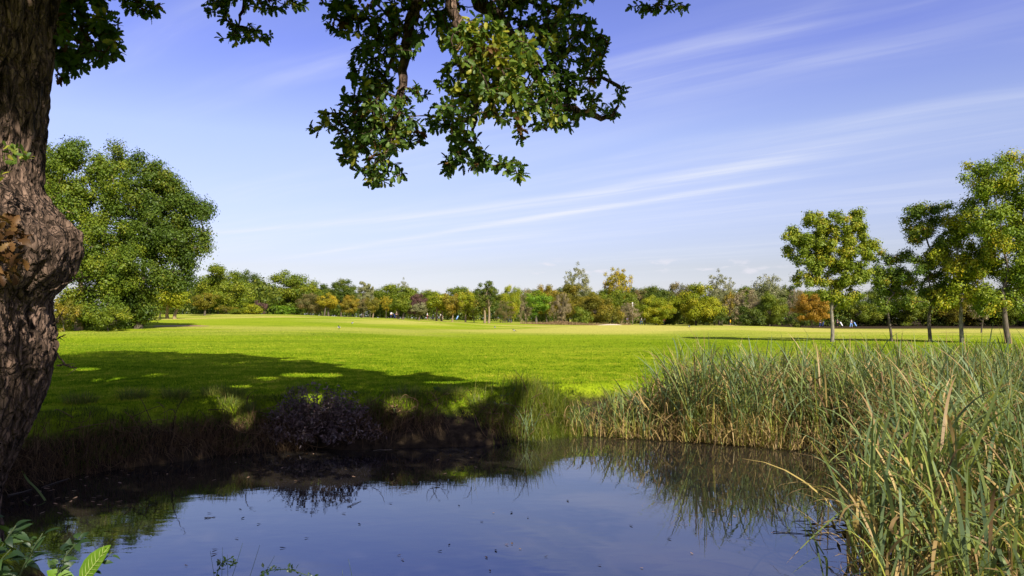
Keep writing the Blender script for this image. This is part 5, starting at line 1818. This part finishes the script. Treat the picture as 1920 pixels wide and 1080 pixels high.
def trolley_parts():
    f = MB()
    f.tube([[-.25, 0, .18], [.0, 0, .55], [.28, 0, .98], [.45, 0, 1.02]], .02, 6)
    f.tube([[-.1, -.32, .15], [-.1, .32, .15]], .015, 6)
    f.tube([[-.25, 0, .18], [-.45, 0, .05]], .02, 6)
    bag = MB()
    bag.tube([[-.20, 0, .22], [-.18, 0, .25], [.12, 0, .82], [.24, 0, 1.04], [.25, 0, 1.06]], [.10, .14, .14, .16, .13], 12)
    bag.tube([[-.02, -.14, .45], [.08, -.14, .66]], [.08, .07], 8)
    cl_ = MB()
    for k in range(6):
        a = k * 1.05
        p = np.array([.25 + .02 * math.cos(a), .07 * math.sin(a), 1.02])
        cl_.tube([p, p + np.array([.10, .02 * math.sin(a), .2]), p + np.array([.10, .08 * math.cos(a), .24])], [.012, .012, .03], 5)
    w = MB()
    th = np.linspace(0, 2 * np.pi, 19)
    w.tube(np.stack([np.cos(th) * .14, 0 * th, np.sin(th) * .14], -1), .025, 6, cap=False)
    for k in range(3):
        w.tube([[-.13 * math.cos(k * 1.05), 0, -.13 * math.sin(k * 1.05)], [.13 * math.cos(k * 1.05), 0, .13 * math.sin(k * 1.05)]], .01, 5)
    return f.mesh('frame', BLACKC), bag.mesh('bag', BLACKC, True), cl_.mesh('clubs', plain('steel', (.35, .35, .36), .35)), w.mesh('wheel', BLACKC)


TR = trolley_parts()


def trolley(px, Y, rot, mat, label):
    o = thing('golf_trolley', label, 'golf trolley', ground_at(px, Y), rot, 'golf bags on trolleys')
    link('frame', TR[0], o)
    link('bag', TR[1], o, mat)
    link('clubs', TR[2], o)
    for sgn in (-1, 1):
        link('wheel', TR[3], o, loc=(-.1, .32 * sgn, .165))
    return o


person(743, 172, .3, 'walk', NAVY, BLACKC, HAIR, 'golfer in navy top pulling a dark bag, furthest left on the fairway')
person(733, 182, 1.5, 'bend', WHITEC, NAVY, WHITEC, 'stooping figure in white just behind the navy golfer')
person(801, 180, .2, 'stand', WHITEC, MAROON, HAIR, 'golfer in white top and maroon trousers left of a dark bag')
person(830, 182, 2.9, 'bend', WHITEC, BEIGE, HAIR, 'golfer in white bending down by the golden trunks')
person(957, 172, 3.0, 'walk', LBLUE, NAVY, HAIR, 'golfer in light blue beside a trolley, right of the dark spiky tree')
person(1176, 165, 2.0, 'stand', LILAC, BEIGE, HAIR, 'golfer in lilac standing behind the sand bunker')
person(1202, 166, .1, 'walk', WHITEC, LBLUE, RED, 'golfer with red cap and white top, left of a pair')
person(1209, 166, 2.8, 'stand', WHITEC, NAVY, HAIR, 'bareheaded golfer in white top and navy trousers, right of a pair')
person(1244, 172, 1.0, 'bend', RED, NAVY, WHITEC, 'golfer in red and navy bending under the widest tree')
person(1428, 168, .5, 'bend', WHITEC, LBLUE, WHITEC, 'golfer in white stooping in front of the silvery olive tree')
person(1537, 160, .4, 'walk', LBLUE, NAVY, HAIR, 'golfer in blue between the orange tree and the first ash trunk')
person(1569, 162, .2, 'stand', NAVY, BLACKC, HAIR, 'golfer in dark navy just right of the first ash trunk')
person(1595, 160, 0, 'walk', WHITEC, LBLUE, HAIR, 'golfer in white and blue leading a slanted trolley')
trolley(740, 168, 2.6, NAVY, 'dark bag pulled by the navy golfer')
trolley(811, 172, 1.0, BLACKC, 'black bag standing alone between two golfers in white')
trolley(857, 178, .4, LBLUE, 'grey-blue bag on a tilted trolley left of a golden trunk')
trolley(952, 168, 2.8, BLACKC, 'black bag beside the golfer in light blue')
trolley(1542, 158, .5, NAVY, 'navy bag next to the golfer in blue')
trolley(1577, 158, 2.9, WHITEC, 'white bag beside the golfer in dark navy')
trolley(1603, 158, 3.0, LBLUE, 'light bag on the slanted trolley furthest right')
trolley(1407, 165, 1.2, WHITEC, 'white bag left of a navy bag at the wood edge')
trolley(1415, 165, .4, NAVY, 'navy bag right of a white bag at the wood edge')

BLK, WHT = plain('black feathers', (.012, .012, .016), .5, .2), plain('white feathers', (.75, .74, .70), .7, .05)


def bird_parts():
    body = MB(); body.tube([[-.15, 0, .13], [-.10, 0, .15], [0, 0, .17], [.09, 0, .21], [.13, 0, .25], [.17, 0, .28], [.21, 0, .27], [.25, 0, .262]], [.02, .05, .075, .06, .035, .04, .025, .004], 10)
    tail = MB(); tail.tube([[-.12, 0, .14], [-.22, 0, .10], [-.34, 0, .07]], [.03, .022, .012], 8)
    belly = MB(); belly.tube([[-.06, 0, .125], [0, 0, .125], [.07, 0, .165]], [.03, .062, .035], 10)
    wings = []
    for sgn in (-1, 1):
        w = MB(); w.tube([[.08, .06 * sgn, .20], [0, .078 * sgn, .18], [-.14, .04 * sgn, .14]], [.02, .03, .008], 8); wings.append(w.mesh('wing', WHT, True))
    leg = MB(); leg.tube([[0, 0, .12], [.0, 0, .05], [.01, 0, 0], [.04, 0, 0]], .006, 5)
    return body.mesh('body', BLK, True), tail.mesh('tail', BLK, True), belly.mesh('belly', WHT, True), wings, leg.mesh('leg', BLK)


BP = bird_parts()
for (px, Y, rot, sc, label) in [(636, 62, 2.1, 1.0, 'black and white magpie nearest on the lawn, left of centre'), (661, 78, 1.3, .9, 'second magpie a little further and right of the nearest one'),
                                (928, 76, 1.9, .8, 'small magpie left of the dark-headed one, beyond the dark spiky tree line'), (964, 70, 2.6, .85, 'dark-looking magpie right of centre on the green band'),
                                (1292, 74, 1.7, .8, 'tiny dark bird alone on the right part of the fairway')]:
    o = thing('magpie', label, 'bird', ground_at(px, Y), rot, 'magpies feeding on the lawn', (sc, sc, sc))
    body, tail, belly, wings, leg = BP
    link('body', body, o); link('tail', tail, o); link('belly', belly, o)
    for w in wings:
        link('wing', w, o)
    for sgn in (-1, 1):
        link('leg', leg, o, loc=(0, .03 * sgn, 0))
